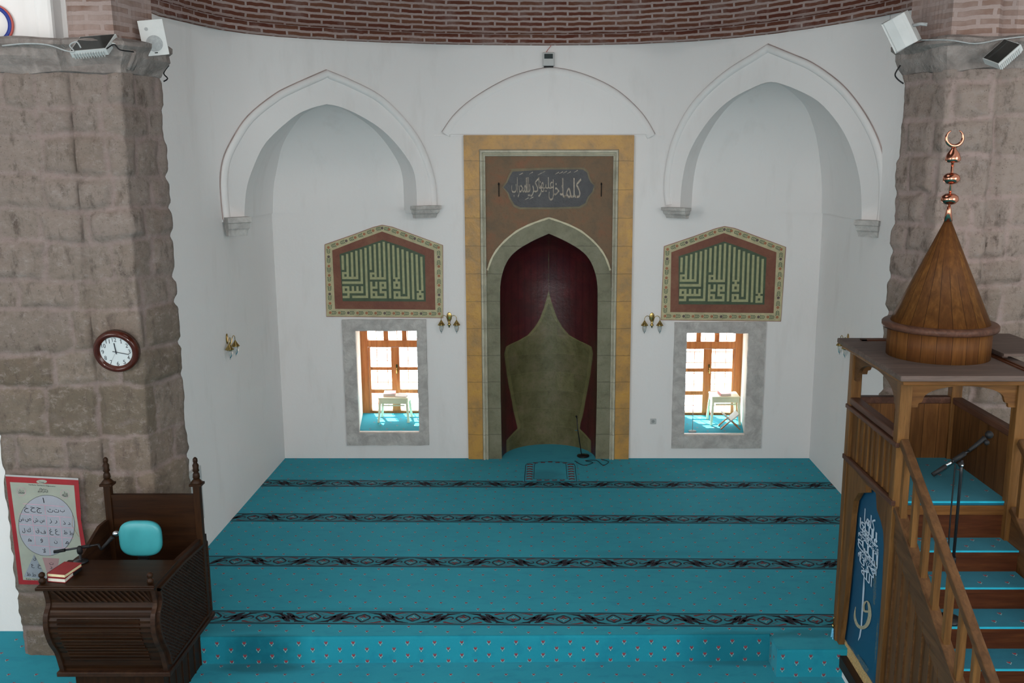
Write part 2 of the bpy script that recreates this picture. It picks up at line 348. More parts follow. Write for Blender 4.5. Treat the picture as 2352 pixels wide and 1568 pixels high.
def niche_mat():
    m, nt, b = mat('painted_curtain_niche')
    uv = nt.nodes.new('ShaderNodeUVMap'); uv.uv_map = 'UVMap'      # u = sideways offset from the centre, v = height
    sep = nt.nodes.new('ShaderNodeSeparateXYZ'); nt.links.new(uv.outputs[0], sep.inputs[0])
    zq = mth(nt, 'DIVIDE', sep.outputs[1], 3.2)
    fc = nt.nodes.new('ShaderNodeFloatCurve'); cu = fc.mapping.curves[0]
    pts = NICHE_CURVE
    cu.points[0].location = pts[0]; cu.points[1].location = pts[-1]
    for q in pts[1:-1]: cu.points.new(*q)
    for q in cu.points: q.handle_type = 'VECTOR'
    fc.mapping.update(); nt.links.new(zq, fc.inputs['Value'])
    ax = mth(nt, 'ABSOLUTE', sep.outputs[0])
    n1 = noi(nt, pos(nt), 5, 5, .65, .3); n2 = noi(nt, pos(nt), 24, 4, .65)
    d = mth(nt, 'SUBTRACT', fc.outputs[0], mth(nt, 'ADD', ax, mth(nt, 'MULTIPLY', mth(nt, 'SUBTRACT', n1, .5), .02)))
    mask = mth(nt, 'MULTIPLY', mth(nt, 'ADD', d, .006), 80, True)
    green = ramp(nt, n1, [(.3, (.085, .080, .030)), (.5, (.135, .125, .055)), (.7, (.185, .150, .085))])
    red = ramp(nt, n1, [(.3, (.050, .008, .011)), (.5, (.070, .010, .013)), (.75, (.105, .016, .018))])
    edge = mth(nt, 'LESS_THAN', mth(nt, 'ABSOLUTE', mth(nt, 'SUBTRACT', d, .022)), .022)
    green = mixc(nt, mth(nt, 'MULTIPLY', edge, .35), green, (.26, .24, .10))
    # block joints, blocks of differing tone
    v = mth(nt, 'DIVIDE', sep.outputs[1], .27); u = mth(nt, 'DIVIDE', sep.outputs[0], .24)
    wn = nt.nodes.new('ShaderNodeTexWhiteNoise'); wn.noise_dimensions = '2D'
    cb = nt.nodes.new('ShaderNodeCombineXYZ'); nt.links.new(mth(nt, 'FLOOR', mth(nt, 'ADD', u, 20.5)), cb.inputs[0])
    nt.links.new(mth(nt, 'FLOOR', v), cb.inputs[1]); nt.links.new(cb.outputs[0], wn.inputs['Vector'])
    c = mixc(nt, mask, red, green)
    c = mixc(nt, mth(nt, 'MULTIPLY', wn.outputs['Value'], .5), c, mixc(nt, .5, c, (.02, .018, .012)))
    ln = mth(nt, 'GREATER_THAN', mth(nt, 'ABSOLUTE', mth(nt, 'SUBTRACT', mth(nt, 'FRACT', v), .5)), .485)
    c = mixc(nt, mth(nt, 'MULTIPLY', mth(nt, 'MULTIPLY', ln, mask), .28), c, (.20, .17, .09))
    # folds of the painted curtain
    fo = mth(nt, 'SINE', mth(nt, 'MULTIPLY', sep.outputs[0], 70))
    c = mixc(nt, mth(nt, 'MULTIPLY', mth(nt, 'GREATER_THAN', fo, .75), mth(nt, 'MULTIPLY', mth(nt, 'SUBTRACT', 1.0, mask), .35)), c, (.03, .004, .008))
    c = mixc(nt, mth(nt, 'MULTIPLY', mth(nt, 'SUBTRACT', n2, .55), 2, True), c, (.03, .02, .015))
    nt.links.new(c, b.inputs['Base Color']); seth(b, Roughness=.36); b.inputs['Specular IOR Level'].default_value = .45
    bump(nt, b, mth(nt, 'ADD', n1, n2), .35, .01)
    return m

def banner_mat():
    m, nt, b = mat('blue_satin')
    n = noi(nt, pos(nt), 3, 3); n2 = noi(nt, pos(nt), 220, 2)
    c = mixc(nt, n, (.005, .060, .125), (.008, .080, .16))
    c = mixc(nt, mth(nt, 'MULTIPLY', n2, .3), c, (.003, .035, .08))
    nt.links.new(c, b.inputs['Base Color']); seth(b, Roughness=.5)
    return m
M['banner'] = banner_mat()
def speckle_mat():
    m, nt, b = mat('grey_brocade')
    n2 = noi(nt, pos(nt), 60, 3, .7)
    c = ramp(nt, n2, [(.45, (.012, .075, .14)), (.58, (.11, .125, .10))])
    nt.links.new(c, b.inputs['Base Color']); seth(b, Roughness=.6)
    return m
M['brocade'] = speckle_mat()

# ------------------------------------------------------------------ mesh builder
ORIG = {}
class B:
    def __init__(s): s.v = []; s.f = []; s.m = []; s.mats = []; s.uv = {}; s.smooth = set()
    def mi(s, m):
        if m not in s.mats: s.mats.append(m)
        return s.mats.index(m)
    def poly(s, pts, m, uv=None, smooth=False):
        i = len(s.v); s.v += [tuple(p) for p in pts]
        s.f.append(list(range(i, i + len(pts)))); s.m.append(s.mi(m))
        if uv: s.uv[len(s.f) - 1] = uv
        if smooth: s.smooth.add(len(s.f) - 1)
    def grid(s, rows, m, uvs=None, smooth=True, closed=False):
        i0 = len(s.v); nr = len(rows); nc = len(rows[0])
        for r in rows: s.v += [tuple(p) for p in r]
        k = s.mi(m)
        for a in range(nr - 1):
            for c in range(nc if closed else nc - 1):
                d = (c + 1) % nc
                s.f.append([i0 + a * nc + c, i0 + a * nc + d, i0 + (a + 1) * nc + d, i0 + (a + 1) * nc + c]); s.m.append(k)
                if uvs: s.uv[len(s.f) - 1] = [uvs[a][c], uvs[a][c + 1], uvs[a + 1][c + 1], uvs[a + 1][c]]
                if smooth: s.smooth.add(len(s.f) - 1)
    def box(s, x0, x1, y0, y1, z0, z1, m, mt=None):
        M4 = mt or Matrix()
        P = [M4 @ Vector(p) for p in ((x0, y0, z0), (x1, y0, z0), (x1, y1, z0), (x0, y1, z0), (x0, y0, z1), (x1, y0, z1), (x1, y1, z1), (x0, y1, z1))]
        i = len(s.v); s.v += [tuple(p) for p in P]; k = s.mi(m)
        for f in ((0, 3, 2, 1), (4, 5, 6, 7), (0, 1, 5, 4), (1, 2, 6, 5), (2, 3, 7, 6), (3, 0, 4, 7)):
            s.f.append([i + j for j in f]); s.m.append(k)
    def bar(s, a, b, w, h, m, up=(0, 0, 1)):      # box beam from a to b
        a = Vector(a); b = Vector(b); d = (b - a); L = d.length; d.normalize()
        upv = Vector(up); x = d.cross(upv)
        if x.length < 1e-5: x = Vector((1, 0, 0))
        x.normalize(); z = x.cross(d).normalized()
        R = Matrix((x, d, z)).transposed().to_4x4(); R.translation = a
        s.box(-w / 2, w / 2, 0, L, -h / 2, h / 2, m, R)
    def tube(s, pts, r, m, n=8, rs=None, cap=True):
        pts = [Vector(p) for p in pts]; rows = []; prev = None
        for i, p in enumerate(pts):
            t = (pts[min(i + 1, len(pts) - 1)] - pts[max(i - 1, 0)]).normalized()
            if prev is None:
                u = t.orthogonal().normalized()
            else:
                u = (prev - t * prev.dot(t)).normalized()
            prev = u; w = t.cross(u); rr = rs[i] if rs else r
            rows.append([p + (u * math.cos(2 * PI * k / n) + w * math.sin(2 * PI * k / n)) * rr for k in range(n)])
        i0 = len(s.v); s.grid(rows, m, closed=True)
        if cap:
            s.f.append([i0 + k for k in range(n)][::-1]); s.m.append(s.mi(m))
            e = i0 + (len(rows) - 1) * n; s.f.append([e + k for k in range(n)]); s.m.append(s.mi(m))
    def lathe(s, prof, c, m, n=24, axis='z', smooth=True, uvn=False):    # prof: (r, h)
        c = Vector(c)
        def P(r, h, t):
            a = r * math.cos(t); b = r * math.sin(t)
            return c + (Vector((a, b, h)) if axis == 'z' else Vector((a, h, b)) if axis == 'y' else Vector((h, a, b)))
        rows = [[P(r, h, 2 * PI * k / n) for k in range(n)] for r, h in prof]
        uvs = [[(k / n, h) for k in range(n + 1)] for r, h in prof] if uvn else None
        i0 = len(s.v); s.grid(rows, m, uvs, smooth, closed=True)
        for row, flip in ((0, True), (len(prof) - 1, False)):
            nb = prof[1] if row == 0 else prof[-2]
            if prof[row][0] > 1e-4 and not (abs(nb[1] - prof[row][1]) < 1e-6 and nb[0] < prof[row][0]):
                ids = [i0 + row * n + k for k in range(n)]
                s.f.append(ids[::-1] if flip else ids); s.m.append(s.mi(m))
    def sphere(s, c, r, m, n=12, sx=1, sy=1, sz=1):
        c = Vector(c); rows = []
        for a in range(n // 2 + 1):
            t = PI * a / (n // 2) - PI / 2; rr = max(1e-5, math.cos(t))
            rows.append([c + Vector((rr * math.cos(2 * PI * k / n) * r * sx, rr * math.sin(2 * PI * k / n) * r * sy, math.sin(t) * r * sz)) for k in range(n)])
        s.grid(rows, m, closed=True)
    def prism(s, poly, off, m, mside=None):       # poly: list of 3D points (planar), off: extrusion vector
        off = Vector(off); a = [Vector(p) for p in poly]; b = [p + off for p in a]
        i = len(s.v); n = len(a); s.v += [tuple(p) for p in a + b]
        k = s.mi(m); k2 = s.mi(mside or m)
        s.f.append([i + j for j in range(n)]); s.m.append(k)
        s.f.append([i + n + j for j in range(n)][::-1]); s.m.append(k)
        for j in range(n):
            q = (j + 1) % n; s.f.append([i + j, i + q, i + n + q, i + n + j]); s.m.append(k2)
    def build(s, name, parent=None, origin=None, bevel=0):
        xs = [p[0] for p in s.v]; ys = [p[1] for p in s.v]; zs = [p[2] for p in s.v]
        if parent is not None: o = ORIG[parent.name]
        elif origin is not None: o = Vector(origin)
        else: o = Vector(((min(xs) + max(xs)) / 2, (min(ys) + max(ys)) / 2, min(zs)))
        me = bpy.data.meshes.new(name)
        me.from_pydata([(p[0] - o.x, p[1] - o.y, p[2] - o.z) for p in s.v], [], s.f)
        for m in s.mats: me.materials.append(m)
        me.polygons.foreach_set('material_index', s.m)
        me.polygons.foreach_set('use_smooth', [i in s.smooth for i in range(len(s.f))])
        if s.uv:
            ul = me.uv_layers.new(name='UVMap')
            for i, p in enumerate(me.polygons):
                if i in s.uv:
                    for li, uv in zip(p.loop_indices, s.uv[i]): ul.data[li].uv = uv
        me.update()
        ob = bpy.data.objects.new(name, me); COL.objects.link(ob)
        if parent is not None:
            ob.parent = parent; ORIG[ob.name] = ORIG[parent.name].copy()
        else:
            ob.location = o; ORIG[ob.name] = o.copy()
        if bevel:
            md = ob.modifiers.new('bevel', 'BEVEL'); md.width = bevel; md.segments = 2; md.limit_method = 'ANGLE'
            md.angle_limit = math.radians(40)
        return ob

def tag(o, label=None, cat=None, group=None, kind=None):
    for k, v in (('label', label), ('category', cat), ('group', group), ('kind', kind)):
        if v: o[k] = v
    return o
def empty(name, loc, label, cat, group=None):
    e = bpy.data.objects.new(name, None); COL.objects.link(e); e.empty_display_size = .1
    e.location = loc; ORIG[e.name] = Vector(loc); return tag(e, label, cat, group)
def copy_tree(o, loc, label, rotz=0, scale=None):
    r = o.copy(); COL.objects.link(r); r.location = loc; r.rotation_euler = (0, 0, rotz)
    if scale: r.scale = scale
    if label: r['label'] = label
    for ch in list(o.children):
        c = ch.copy(); COL.objects.link(c); c.parent = r
        for g in list(ch.children):
            d = g.copy(); COL.objects.link(d); d.parent = c
    return r

TXT = {}
def glyph(s):
    if s not in TXT:
        c = bpy.data.curves.new('t', 'FONT'); c.body = s; c.size = 1
        o = bpy.data.objects.new('t', c); COL.objects.link(o); best = -1; me = None
        for res, off in ((12, 0),) if s.isascii() else ((3, 0), (4, .001), (5, .0015), (6, .0005), (3, .002), (8, .003), (2, .001), (4, -.001)):   # the fill of some letters fails at some settings: keep the fullest
            c.resolution_u = res; c.offset = off; bpy.context.view_layer.update()
            t = bpy.data.meshes.new_from_object(o); ar_ = sum(p.area for p in t.polygons)
            if ar_ > best * 1.04:
                if me: bpy.data.meshes.remove(me)
                me, best = t, ar_
            else: bpy.data.meshes.remove(t)
        vs = [v.co.copy() for v in me.vertices]; fs = [list(p.vertices) for p in me.polygons]
        bpy.data.objects.remove(o); bpy.data.curves.remove(c); bpy.data.meshes.remove(me)
        xs = [v.x for v in vs]; ys = [v.y for v in vs]
        TXT[s] = (vs, fs, (min(xs), max(xs), min(ys), max(ys)))
    return TXT[s]
def text(b, s, c, w, h, m, ux=(1, 0, 0), uy=(0, 0, 1), keep=False):
    """lettering s centred on c, w by h metres, laid in the plane of ux, uy"""
    vs, fs, (x0, x1, y0, y1) = glyph(s)
    c = Vector(c); ux = Vector(ux).normalized(); uy = Vector(uy).normalized()
    sx = w / (x1 - x0) if w else h / (y1 - y0); sy = h / (y1 - y0) if h else w / (x1 - x0)
    i = len(b.v); k = b.mi(m)
    for v in vs:
        b.v.append(tuple(c + ux * ((v.x - (x0 + x1) / 2) * sx) + uy * ((v.y - (y0 + y1) / 2) * sy)))
    for f in fs: b.f.append([i + j for j in f]); b.m.append(k)
def stroke(b, pts, ws, m, mp, closed=False):
    """flat ribbon with varying width; mp maps (u,v) to 3D"""
    n = len(pts); L = []; R = []
    for i in range(n):
        p0 = pts[(i - 1) % n if closed else max(i - 1, 0)]; p1 = pts[(i + 1) % n if closed else min(i + 1, n - 1)]
        dx, dy = p1[0] - p0[0], p1[1] - p0[1]; q = math.hypot(dx, dy) or 1
        w = (ws[i] if isinstance(ws, (list, tuple)) else ws) / 2
        nx, ny = -dy / q * w, dx / q * w
        L.append(mp(pts[i][0] + nx, pts[i][1] + ny)); R.append(mp(pts[i][0] - nx, pts[i][1] - ny))
    if closed: L.append(L[0]); R.append(R[0])
    b.grid([L, R], m, smooth=False)
def smoothpts(pts, k=4):
    out = []
    for i in range(len(pts) - 1):
        p0 = pts[max(i - 1, 0)]; p1 = pts[i]; p2 = pts[i + 1]; p3 = pts[min(i + 2, len(pts) - 1)]
        for j in range(k):
            t = j / k
            out.append(tuple(.5 * (2 * b_ + (c_ - a_) * t + (2 * a_ - 5 * b_ + 4 * c_ - d_) * t * t + (3 * b_ - a_ - 3 * c_ + d_) * t ** 3)
                             for a_, b_, c_, d_ in zip(p0, p1, p2, p3)))
    out.append(tuple(pts[-1])); return out
def interp(tab, x):
    if x <= tab[0][0]: return tab[0][1]
    for (a, b_), (c, d) in zip(tab, tab[1:]):
        if x <= c: return b_ + (d - b_) * (x - a) / (c - a)
    return tab[-1][1]

# ================================================================== SETTING: walls
P1 = (XL, 10.52); P2 = (-1.42, YB)            # plan line of the left corner squinch
Q1 = (1.58, YB); Q2 = (XR, 10.42)             # right corner squinch

ring_px = [(365, 37), (400, 45), (450, 57), (500, 68), (560, 77), (640, 84.5), (700, 88.5), (800, 94), (900, 98), (1000, 101), (1120, 103.5),
           (1250, 104), (1350, 103.5), (1450, 101.5), (1600, 95), (1700, 86), (1774, 78), (1860, 66), (1965, 49), (2030, 36), (2084, 25), (2120, 17)]
def wall_hit(px, py):
    c = []
    for kind in ('L', 'SL', 'B', 'SR', 'R'):
        if kind == 'L': p = onX(px, py, XL); ok = p.y < P1[1] and px < PX
        elif kind == 'SL': p = onV(px, py, P1, P2); ok = XL <= p.x <= P2[0]
        elif kind == 'B': p = onY(px, py, YB); ok = P2[0] <= p.x <= Q1[0]
        elif kind == 'SR': p = onV(px, py, Q1, Q2); ok = Q1[0] <= p.x <= XR
        else: p = onX(px, py, XR); ok = p.y < Q2[1] and px > PX
        if ok: return p
    return p
ring = [wall_hit(*q) for q in ring_px]
# soften the two plan bends of the ring
rs_ = []
for i, p in enumerate(ring):
    a = ring[max(0, i - 1)]; c = ring[min(len(ring) - 1, i + 1)]
    rs_.append(p * .6 + (a + c) * .2 if 0 < i < len(ring) - 1 else p.copy())
def ring_z(pt):   # height of the brick edge above a plan point
    best = min(range(len(ring) - 1), key=lambda i: ((ring[i].xy + ring[i + 1].xy) / 2 - Vector(pt[:2])).length)
    a, c = ring[best], ring[best + 1]; d = (c.xy - a.xy); t = max(0, min(1, (Vector(pt[:2]) - a.xy).dot(d) / max(d.length_squared, 1e-6)))
    return a.z + (c.z - a.z) * t
ZT = 0.12   # walls run this far up behind the bricks

MIH = dict(x0=-1.045, x1=1.165, z1=onY(1260, 311, YB).z)
def win(cx_in0, cx_in1, zb, zt): return (cx_in0, cx_in1, zb, zt)
WL = (-2.555, -1.725, .365, 1.80)
WR = (1.930, 2.765, .335, 1.768)
SOFT = []
def back_wall():
    b = B(); m = M['plaster']
    zl = 3.42
    # lower part, full width, with the three openings
    xs = [XL - .05, WL[0], WL[1], MIH['x0'], MIH['x1'], WR[0], WR[1], XR + .05]
    for i in range(len(xs) - 1):
        x0, x1 = xs[i], xs[i + 1]
        if i == 3: continue
        if i in (1, 5):
            w = WL if i == 1 else WR
            b.poly([(x0, YB, 0), (x1, YB, 0), (x1, YB, w[2]), (x0, YB, w[2])], m)
            b.poly([(x0, YB, w[3]), (x1, YB, w[3]), (x1, YB, zl), (x0, YB, zl)], m)
        else: b.poly([(x0, YB, 0), (x1, YB, 0), (x1, YB, zl), (x0, YB, zl)], m)
    for x0, x1 in ((P2[0], MIH['x0']), (MIH['x1'], Q1[0])):
        b.poly([(x0, YB, zl), (x1, YB, zl), (x1, YB, MIH['z1']), (x0, YB, MIH['z1'])], m)
    xs = [P2[0] + (Q1[0] - P2[0]) * i / 12 for i in range(13)]
    b.grid([[(x, YB, MIH['z1']) for x in xs], [(x, YB, ring_z((x, YB)) + ZT) for x in xs]], m, smooth=False)
    return b
SOFT.append(tag(back_wall().build('wall_back'), kind='structure'))

def side_wall(X, yf, corner, name):
    b = B(); m = M['plaster']; zl = 3.42
    b.poly([(X, corner[1], 0), (X, YB + .02, 0), (X, YB + .02, zl), (X, corner[1], zl)], m)
    ys = [yf + (corner[1] - yf) * i / 8 for i in range(9)]
    b.grid([[(X, y, 0) for y in ys], [(X, y, zl) for y in ys], [(X, y, zl + .5) for y in ys], [(X, y, ring_z((X, y)) + ZT) for y in ys]], m, smooth=False)
    o = tag(b.build(name), kind='structure'); SOFT.append(o); return o
side_wall(XL, 8.0, P1, 'wall_left'); side_wall(XR, 8.4, Q2, 'wall_right')

def lerp2(A, C, t): return Vector((A[0] + (C[0] - A[0]) * t, A[1] + (C[1] - A[1]) * t, 0))
def squinch(A, C, outer_px, inner_px, name, corner):
    """diagonal wall across the corner with a pointed arch opening onto a shrinking corner vault"""
    A2 = Vector((*A, 0)); C2 = Vector((*C, 0)); D = (C2 - A2); L = D.length; d = D.normalized()
    n = Vector((-d.y, d.x, 0))
    if n.dot(Vector((*corner, 0)) - A2) < 0: n = -n          # towards the corner
    def sz(q): p = onV(*q, A, C); return ((p - A2).dot(d), p.z)
    out = [sz(q) for q in outer_px]; inn = [sz(q) for q in inner_px]
    def W(s, z, off=0): return A2 + d * s + n * off + Vector((0, 0, z))
    b = B(); m = M['plaster']
    zs = min(inn[0][1], inn[-1][1])
    zb = 3.38
    # wall face around the opening: fan strips from the inner edge outwards to the ring and the side edges
    inn2 = smoothpts(inn[:len(inn) // 2 + 1], 4)[:-1] + smoothpts(inn[len(inn) // 2:], 4)
    apex = max(inn2, key=lambda q: q[1]); s0, s1 = inn2[0][0], inn2[-1][0]
    def top(s): p = W(max(0, min(L, s)), 0); return ring_z(p) + ZT
    k = len(inn2); outerb = []
    ia = inn2.index(apex)
    for i, (s, z) in enumerate(inn2):
        if i <= ia:
            t = i / ia; sb = (0 if t < .35 else (t - .35) / .65 * apex[0]); zz = zb + (top(0) - zb) * min(1, t / .35) if t < .35 else top(sb)
        else:
            t = (k - 1 - i) / (k - 1 - ia); sb = (L if t < .35 else L - (t - .35) / .65 * (L - apex[0])); zz = zb + (top(L) - zb) * min(1, t / .35) if t < .35 else top(sb)
        outerb.append((sb, zz))
    inn_b = [(inn2[0][0], zb)] + inn2 + [(inn2[-1][0], zb)]
    out_b = [(0, zb)] + outerb + [(L, zb)]
    b.grid([[W(*q) for q in inn_b], [W(*q) for q in out_b]], m, smooth=False)
    fan = b.build(name); tag(fan, kind='structure'); SOFT.append(fan); b = B()
    # vault behind: similar sections shrinking to the apex
    def half(z):       # (s_left, s_right) of the opening at height z
        l = interp([(q[1], q[0]) for q in inn2[:ia + 1]], z); r = interp([(q[1], q[0]) for q in reversed(inn2[ia:])], z)
        return l, r
    sm = (s0 + s1) / 2; w0 = (s1 - s0) / 2
    kc = (Vector((*corner, 0)) - A2)
    sc, nc = kc.dot(d), kc.dot(n)
    rows = []
    for j in range(25):
        z = zb + (apex[1] - zb) * (1 - (1 - j / 24) ** 1.5)
        l, r = half(max(z, inn2[0][1])) if j else half(inn2[0][1])
        if z < zs: l, r = s0, s1
        sh = max(.0, (r - l) / (s1 - s0)); off = .02
        e = (l + r) / 2 ; g0 = s0 * .98
        cz = ((sc - sm) * sh + e, (nc - off * 1.4) * sh ** .75)
        row = [W(l, z), W(l + (0) , z, max(0, (s0 - off) * sh))]
        Lp = W(l, z, max(0, (s0 - off * .4) * sh)); Rp = W(r, z, max(0, ((L - s1) - off * .4) * sh)); Cp = W(cz[0], z, cz[1])
        rows.append((W(l, z), Lp, Cp, Rp, W(r, z)))
    for a in range(4):
        b.grid([[r_[a] for r_ in rows], [r_[a + 1] for r_ in rows]], m, smooth=True)
    # soffit of the vault at its foot
    b.poly([rows[0][1], rows[0][2], Vector((*corner, zb))], m); b.poly([rows[0][2], rows[0][3], Vector((*corner, zb))], m)
    b.poly([rows[0][0], rows[0][1], W(0, zb)], m); b.poly([rows[0][3], rows[0][4], W(L, zb)], m)
    b.poly([rows[0][1], W(0, zb), Vector((*corner, zb))], m); b.poly([rows[0][3], W(L, zb), Vector((*corner, zb))], m)
    tag(b.build(name.replace('corner', 'vault')), kind='structure')
    return out, W, n
cornL, cornR = (XL, YB), (XR, YB)
outL = [(512, 504), (505.5, 428), (511, 369), (533, 319), (568.5, 266.7), (624, 221), (665, 198), (749, 161), (812, 187.5), (876.5, 222.7), (935, 281), (973, 340), (997, 413), (1002, 472)]
innL = [(561, 503), (565.6, 437), (583, 381), (612.5, 325), (671, 271), (709, 250.5), (750, 239), (783, 246), (829.6, 267), (880, 300), (925, 349), (952, 400), (958, 478)]
outR = [(1531, 472), (1527, 440), (1528.7, 399), (1541.5, 335), (1567, 274.5), (1605, 220), (1666, 164.5), (1723, 128), (1764.7, 101.7), (1812.5, 121.5), (1867, 145), (1924, 185), (1962, 225), (1997.5, 278), (2023, 335), (2035.7, 399), (2035.7, 462.7), (2031, 512)]
innR = [(1562, 478), (1567, 415), (1583, 351), (1620, 287), (1668, 236), (1723, 204), (1771, 188), (1819, 201), (1876, 230), (1921, 278), (1953, 335), (1972, 399), (1978, 447), (1979, 508)]
oL, WLf, nL = squinch(P1, P2, outL, innL, 'wall_corner_left', cornL)
oR, WRf, nR = squinch(Q1, Q2, outR, innR, 'wall_corner_right', cornR)

def soften():
    # plaster is rounded, not creased, where the upper wall turns the corners
    nd = {'L': Vector((1, 0, 0)), 'R': Vector((-1, 0, 0)), 'B': Vector((0, -1, 0))}
    def dn(A, C): v = Vector((C[1] - A[1], -(C[0] - A[0]), 0)).normalized(); return v if v.y < 0 else -v
    nd['SL'] = dn(P1, P2); nd['SR'] = dn(Q1, Q2)
    for o in SOFT:
        me = o.data; me.polygons.foreach_set('use_smooth', [True] * len(me.polygons)); ln = []
        k0 = {'wall_left': 'L', 'wall_right': 'R', 'wall_back': 'B', 'wall_corner_left': 'SL'}.get(o.name, 'SR')
        if sum(p.normal.dot(nd[k0]) * p.area for p in me.polygons) < 0: me.flip_normals()
        for p in me.polygons:
            key = 'L' if o.name == 'wall_left' else 'R' if o.name == 'wall_right' else 'B' if o.name == 'wall_back' else 'SL' if o.name == 'wall_corner_left' else 'SR'
            for vi in p.vertices:
                w = o.location + me.vertices[vi].co; n0 = nd[key]; q = n0
                if w.z > 3.45:
                    for pt, a_, c_ in ((P1, 'L', 'SL'), (P2, 'SL', 'B'), (Q1, 'B', 'SR'), (Q2, 'SR', 'R')):
                        if key in (a_, c_):
                            d = (w.xy - Vector(pt)).length; t = max(0, 1 - d / .8); k = t * t * (3 - 2 * t) * .5
                            q = q.lerp(nd[c_ if key == a_ else a_], k)
                ln.append(q.normalized())
        me.normals_split_custom_set([tuple(v) for v in ln])
soften()
def archivolt(pts, W, nrm, name, wdt=.085, proud=.045, ia=None):
    """rounded plaster moulding following the outer edge of an arch"""
    ia = ia if ia is not None else max(range(len(pts)), key=lambda i: pts[i][1])
    p = smoothpts(pts[:ia + 1], 4)[:-1] + smoothpts(pts[ia:], 4)
    cx = sum(q[0] for q in p) / len(p); cz = min(q[1] for q in p)
    b = B(); rows = [[] for _ in range(7)]
    for i, q in enumerate(p):
        a = p[max(0, i - 1)]; c = p[min(len(p) - 1, i + 1)]
        t = Vector((c[0] - a[0], c[1] - a[1])).normalized(); o = Vector((t.y, -t.x))
        if o.dot(Vector((cx - q[0], cz + .5 - q[1]))) < 0: o = -o       # inward
        for j, (f, h) in enumerate(((0, -.01), (0, .6), (.18, .92), (.45, 1.0), (.75, .85), (.95, .5), (1.0, -.01))):
            s = Vector(q) + o * f * wdt
            rows[j].append(W(s.x, s.y, -proud * h))
    b.grid(rows, M['plaster'], smooth=True)
    a0, a1 = [], []
    for i, q in enumerate(p):
        a = p[max(0, i - 1)]; c = p[min(len(p) - 1, i + 1)]; t = Vector((c[0] - a[0], c[1] - a[1])).normalized(); o = Vector((t.y, -t.x))
        if o.dot(Vector((cx - q[0], cz + .5 - q[1]))) < 0: o = -o
        e = Vector(q) - o * .009; f = Vector(q) - o * -.004; a0.append(W(e.x, e.y, -.004)); a1.append(W(f.x, f.y, -proud * .62))
    b.grid([a0, a1], M['arch_line'], smooth=False)
    return tag(b.build(name), kind='structure')
archivolt(oL, WLf, nL, 'trim_1'); archivolt(oR, WRf, nR, 'trim_2')

# blind arch over the mihrab
def Wb(x, z, off=0): return Vector((x, YB + off, z))
arc = [(1016, 303), (1040, 268), (1075, 235), (1120, 205), (1170, 179), (1215, 164), (1262, 154), (1310, 162), (1360, 178), (1410, 203), (1448, 233), (1480, 268), (1504, 308)]
arcp = [(onY(*q, YB).x, onY(*q, YB).z) for q in arc]
archivolt(arcp, Wb, None, 'trim_3', .115, .045, 6)
b = B(); inner = smoothpts(arcp[:7], 4)[:-1] + smoothpts(arcp[6:], 4)
zc = min(q[1] for q in inner)
inn3 = [(.06 + (q[0] - .06) * .95, zc + (q[1] - zc) * .93) for q in inner]
inn3[0] = (inn3[0][0], zc); inn3[-1] = (inn3[-1][0], zc)
b.prism([Wb(q[0], q[1], -.035) for q in inn3], (0, .03, 0), M['plaster'])
b.box(-1.45, 1.56, YB - .012, YB + .01, zc - .025, zc - .008, M['plaster'])
tag(b.build('trim_4'), kind='structure')

# corbels under the arches
def corbel(W, s0, s1, z0, z1, label):
    b = B(); m = M['grey_stone']; k = (s1 - s0)
    prof = [(0, 1.0, .0), (0, .72, .0), (.07, .68, .12), (.10, .40, .22), (.16, .30, .35), (.2, 0, .5)]
    rows = []
    for ins, zf, dep in prof:
        z = z0 + (z1 - z0) * zf; e = ins * k * .5; f = -.13 + dep * .14
        bk = .015 if s0 > .5 and s1 < 2.4 else .0; rows.append([W(s0 + e, z, bk), W(s0 + e, z, f), W(s1 - e, z, f), W(s1 - e, z, bk)])
    b.grid(rows, m, smooth=False)
    b.poly(rows[0][::-1], m); b.poly(rows[-1], m)
    return tag(b.build('corbel'), label, 'corbel', 'grey stone corbels under the corner arches')
def szp(px, py, A, C):
    A2 = Vector((*A, 0)); d = (Vector((*C, 0)) - A2).normalized(); p = onV(px, py, A, C); return (p - A2).dot(d), p.z
def corb(px0, px1, py0, py1, A, C, W, label):
    s0, z1 = szp(px0, py0, A, C); s1, _ = szp(px1, py0, A, C); _, z0 = szp((px0 + px1) / 2, py1, A, C)
    return corbel(W, s0, s1, z0, z1, label)
corb(512, 566, 499, 541, P1, P2, WLf, 'dark stone corbel at the outer foot of the left corner arch')
corb(942, 1001, 473, 500, P1, P2, WLf, 'grey stone corbel at the inner foot of the left corner arch, above the left mural')
corb(1532, 1588, 475, 501, Q1, Q2, WRf, 'grey stone corbel at the inner foot of the right corner arch, above the right mural')
corb(1974, 2030, 504, 544, Q1, Q2, WRf, 'rough stone corbel at the outer foot of the right corner arch')

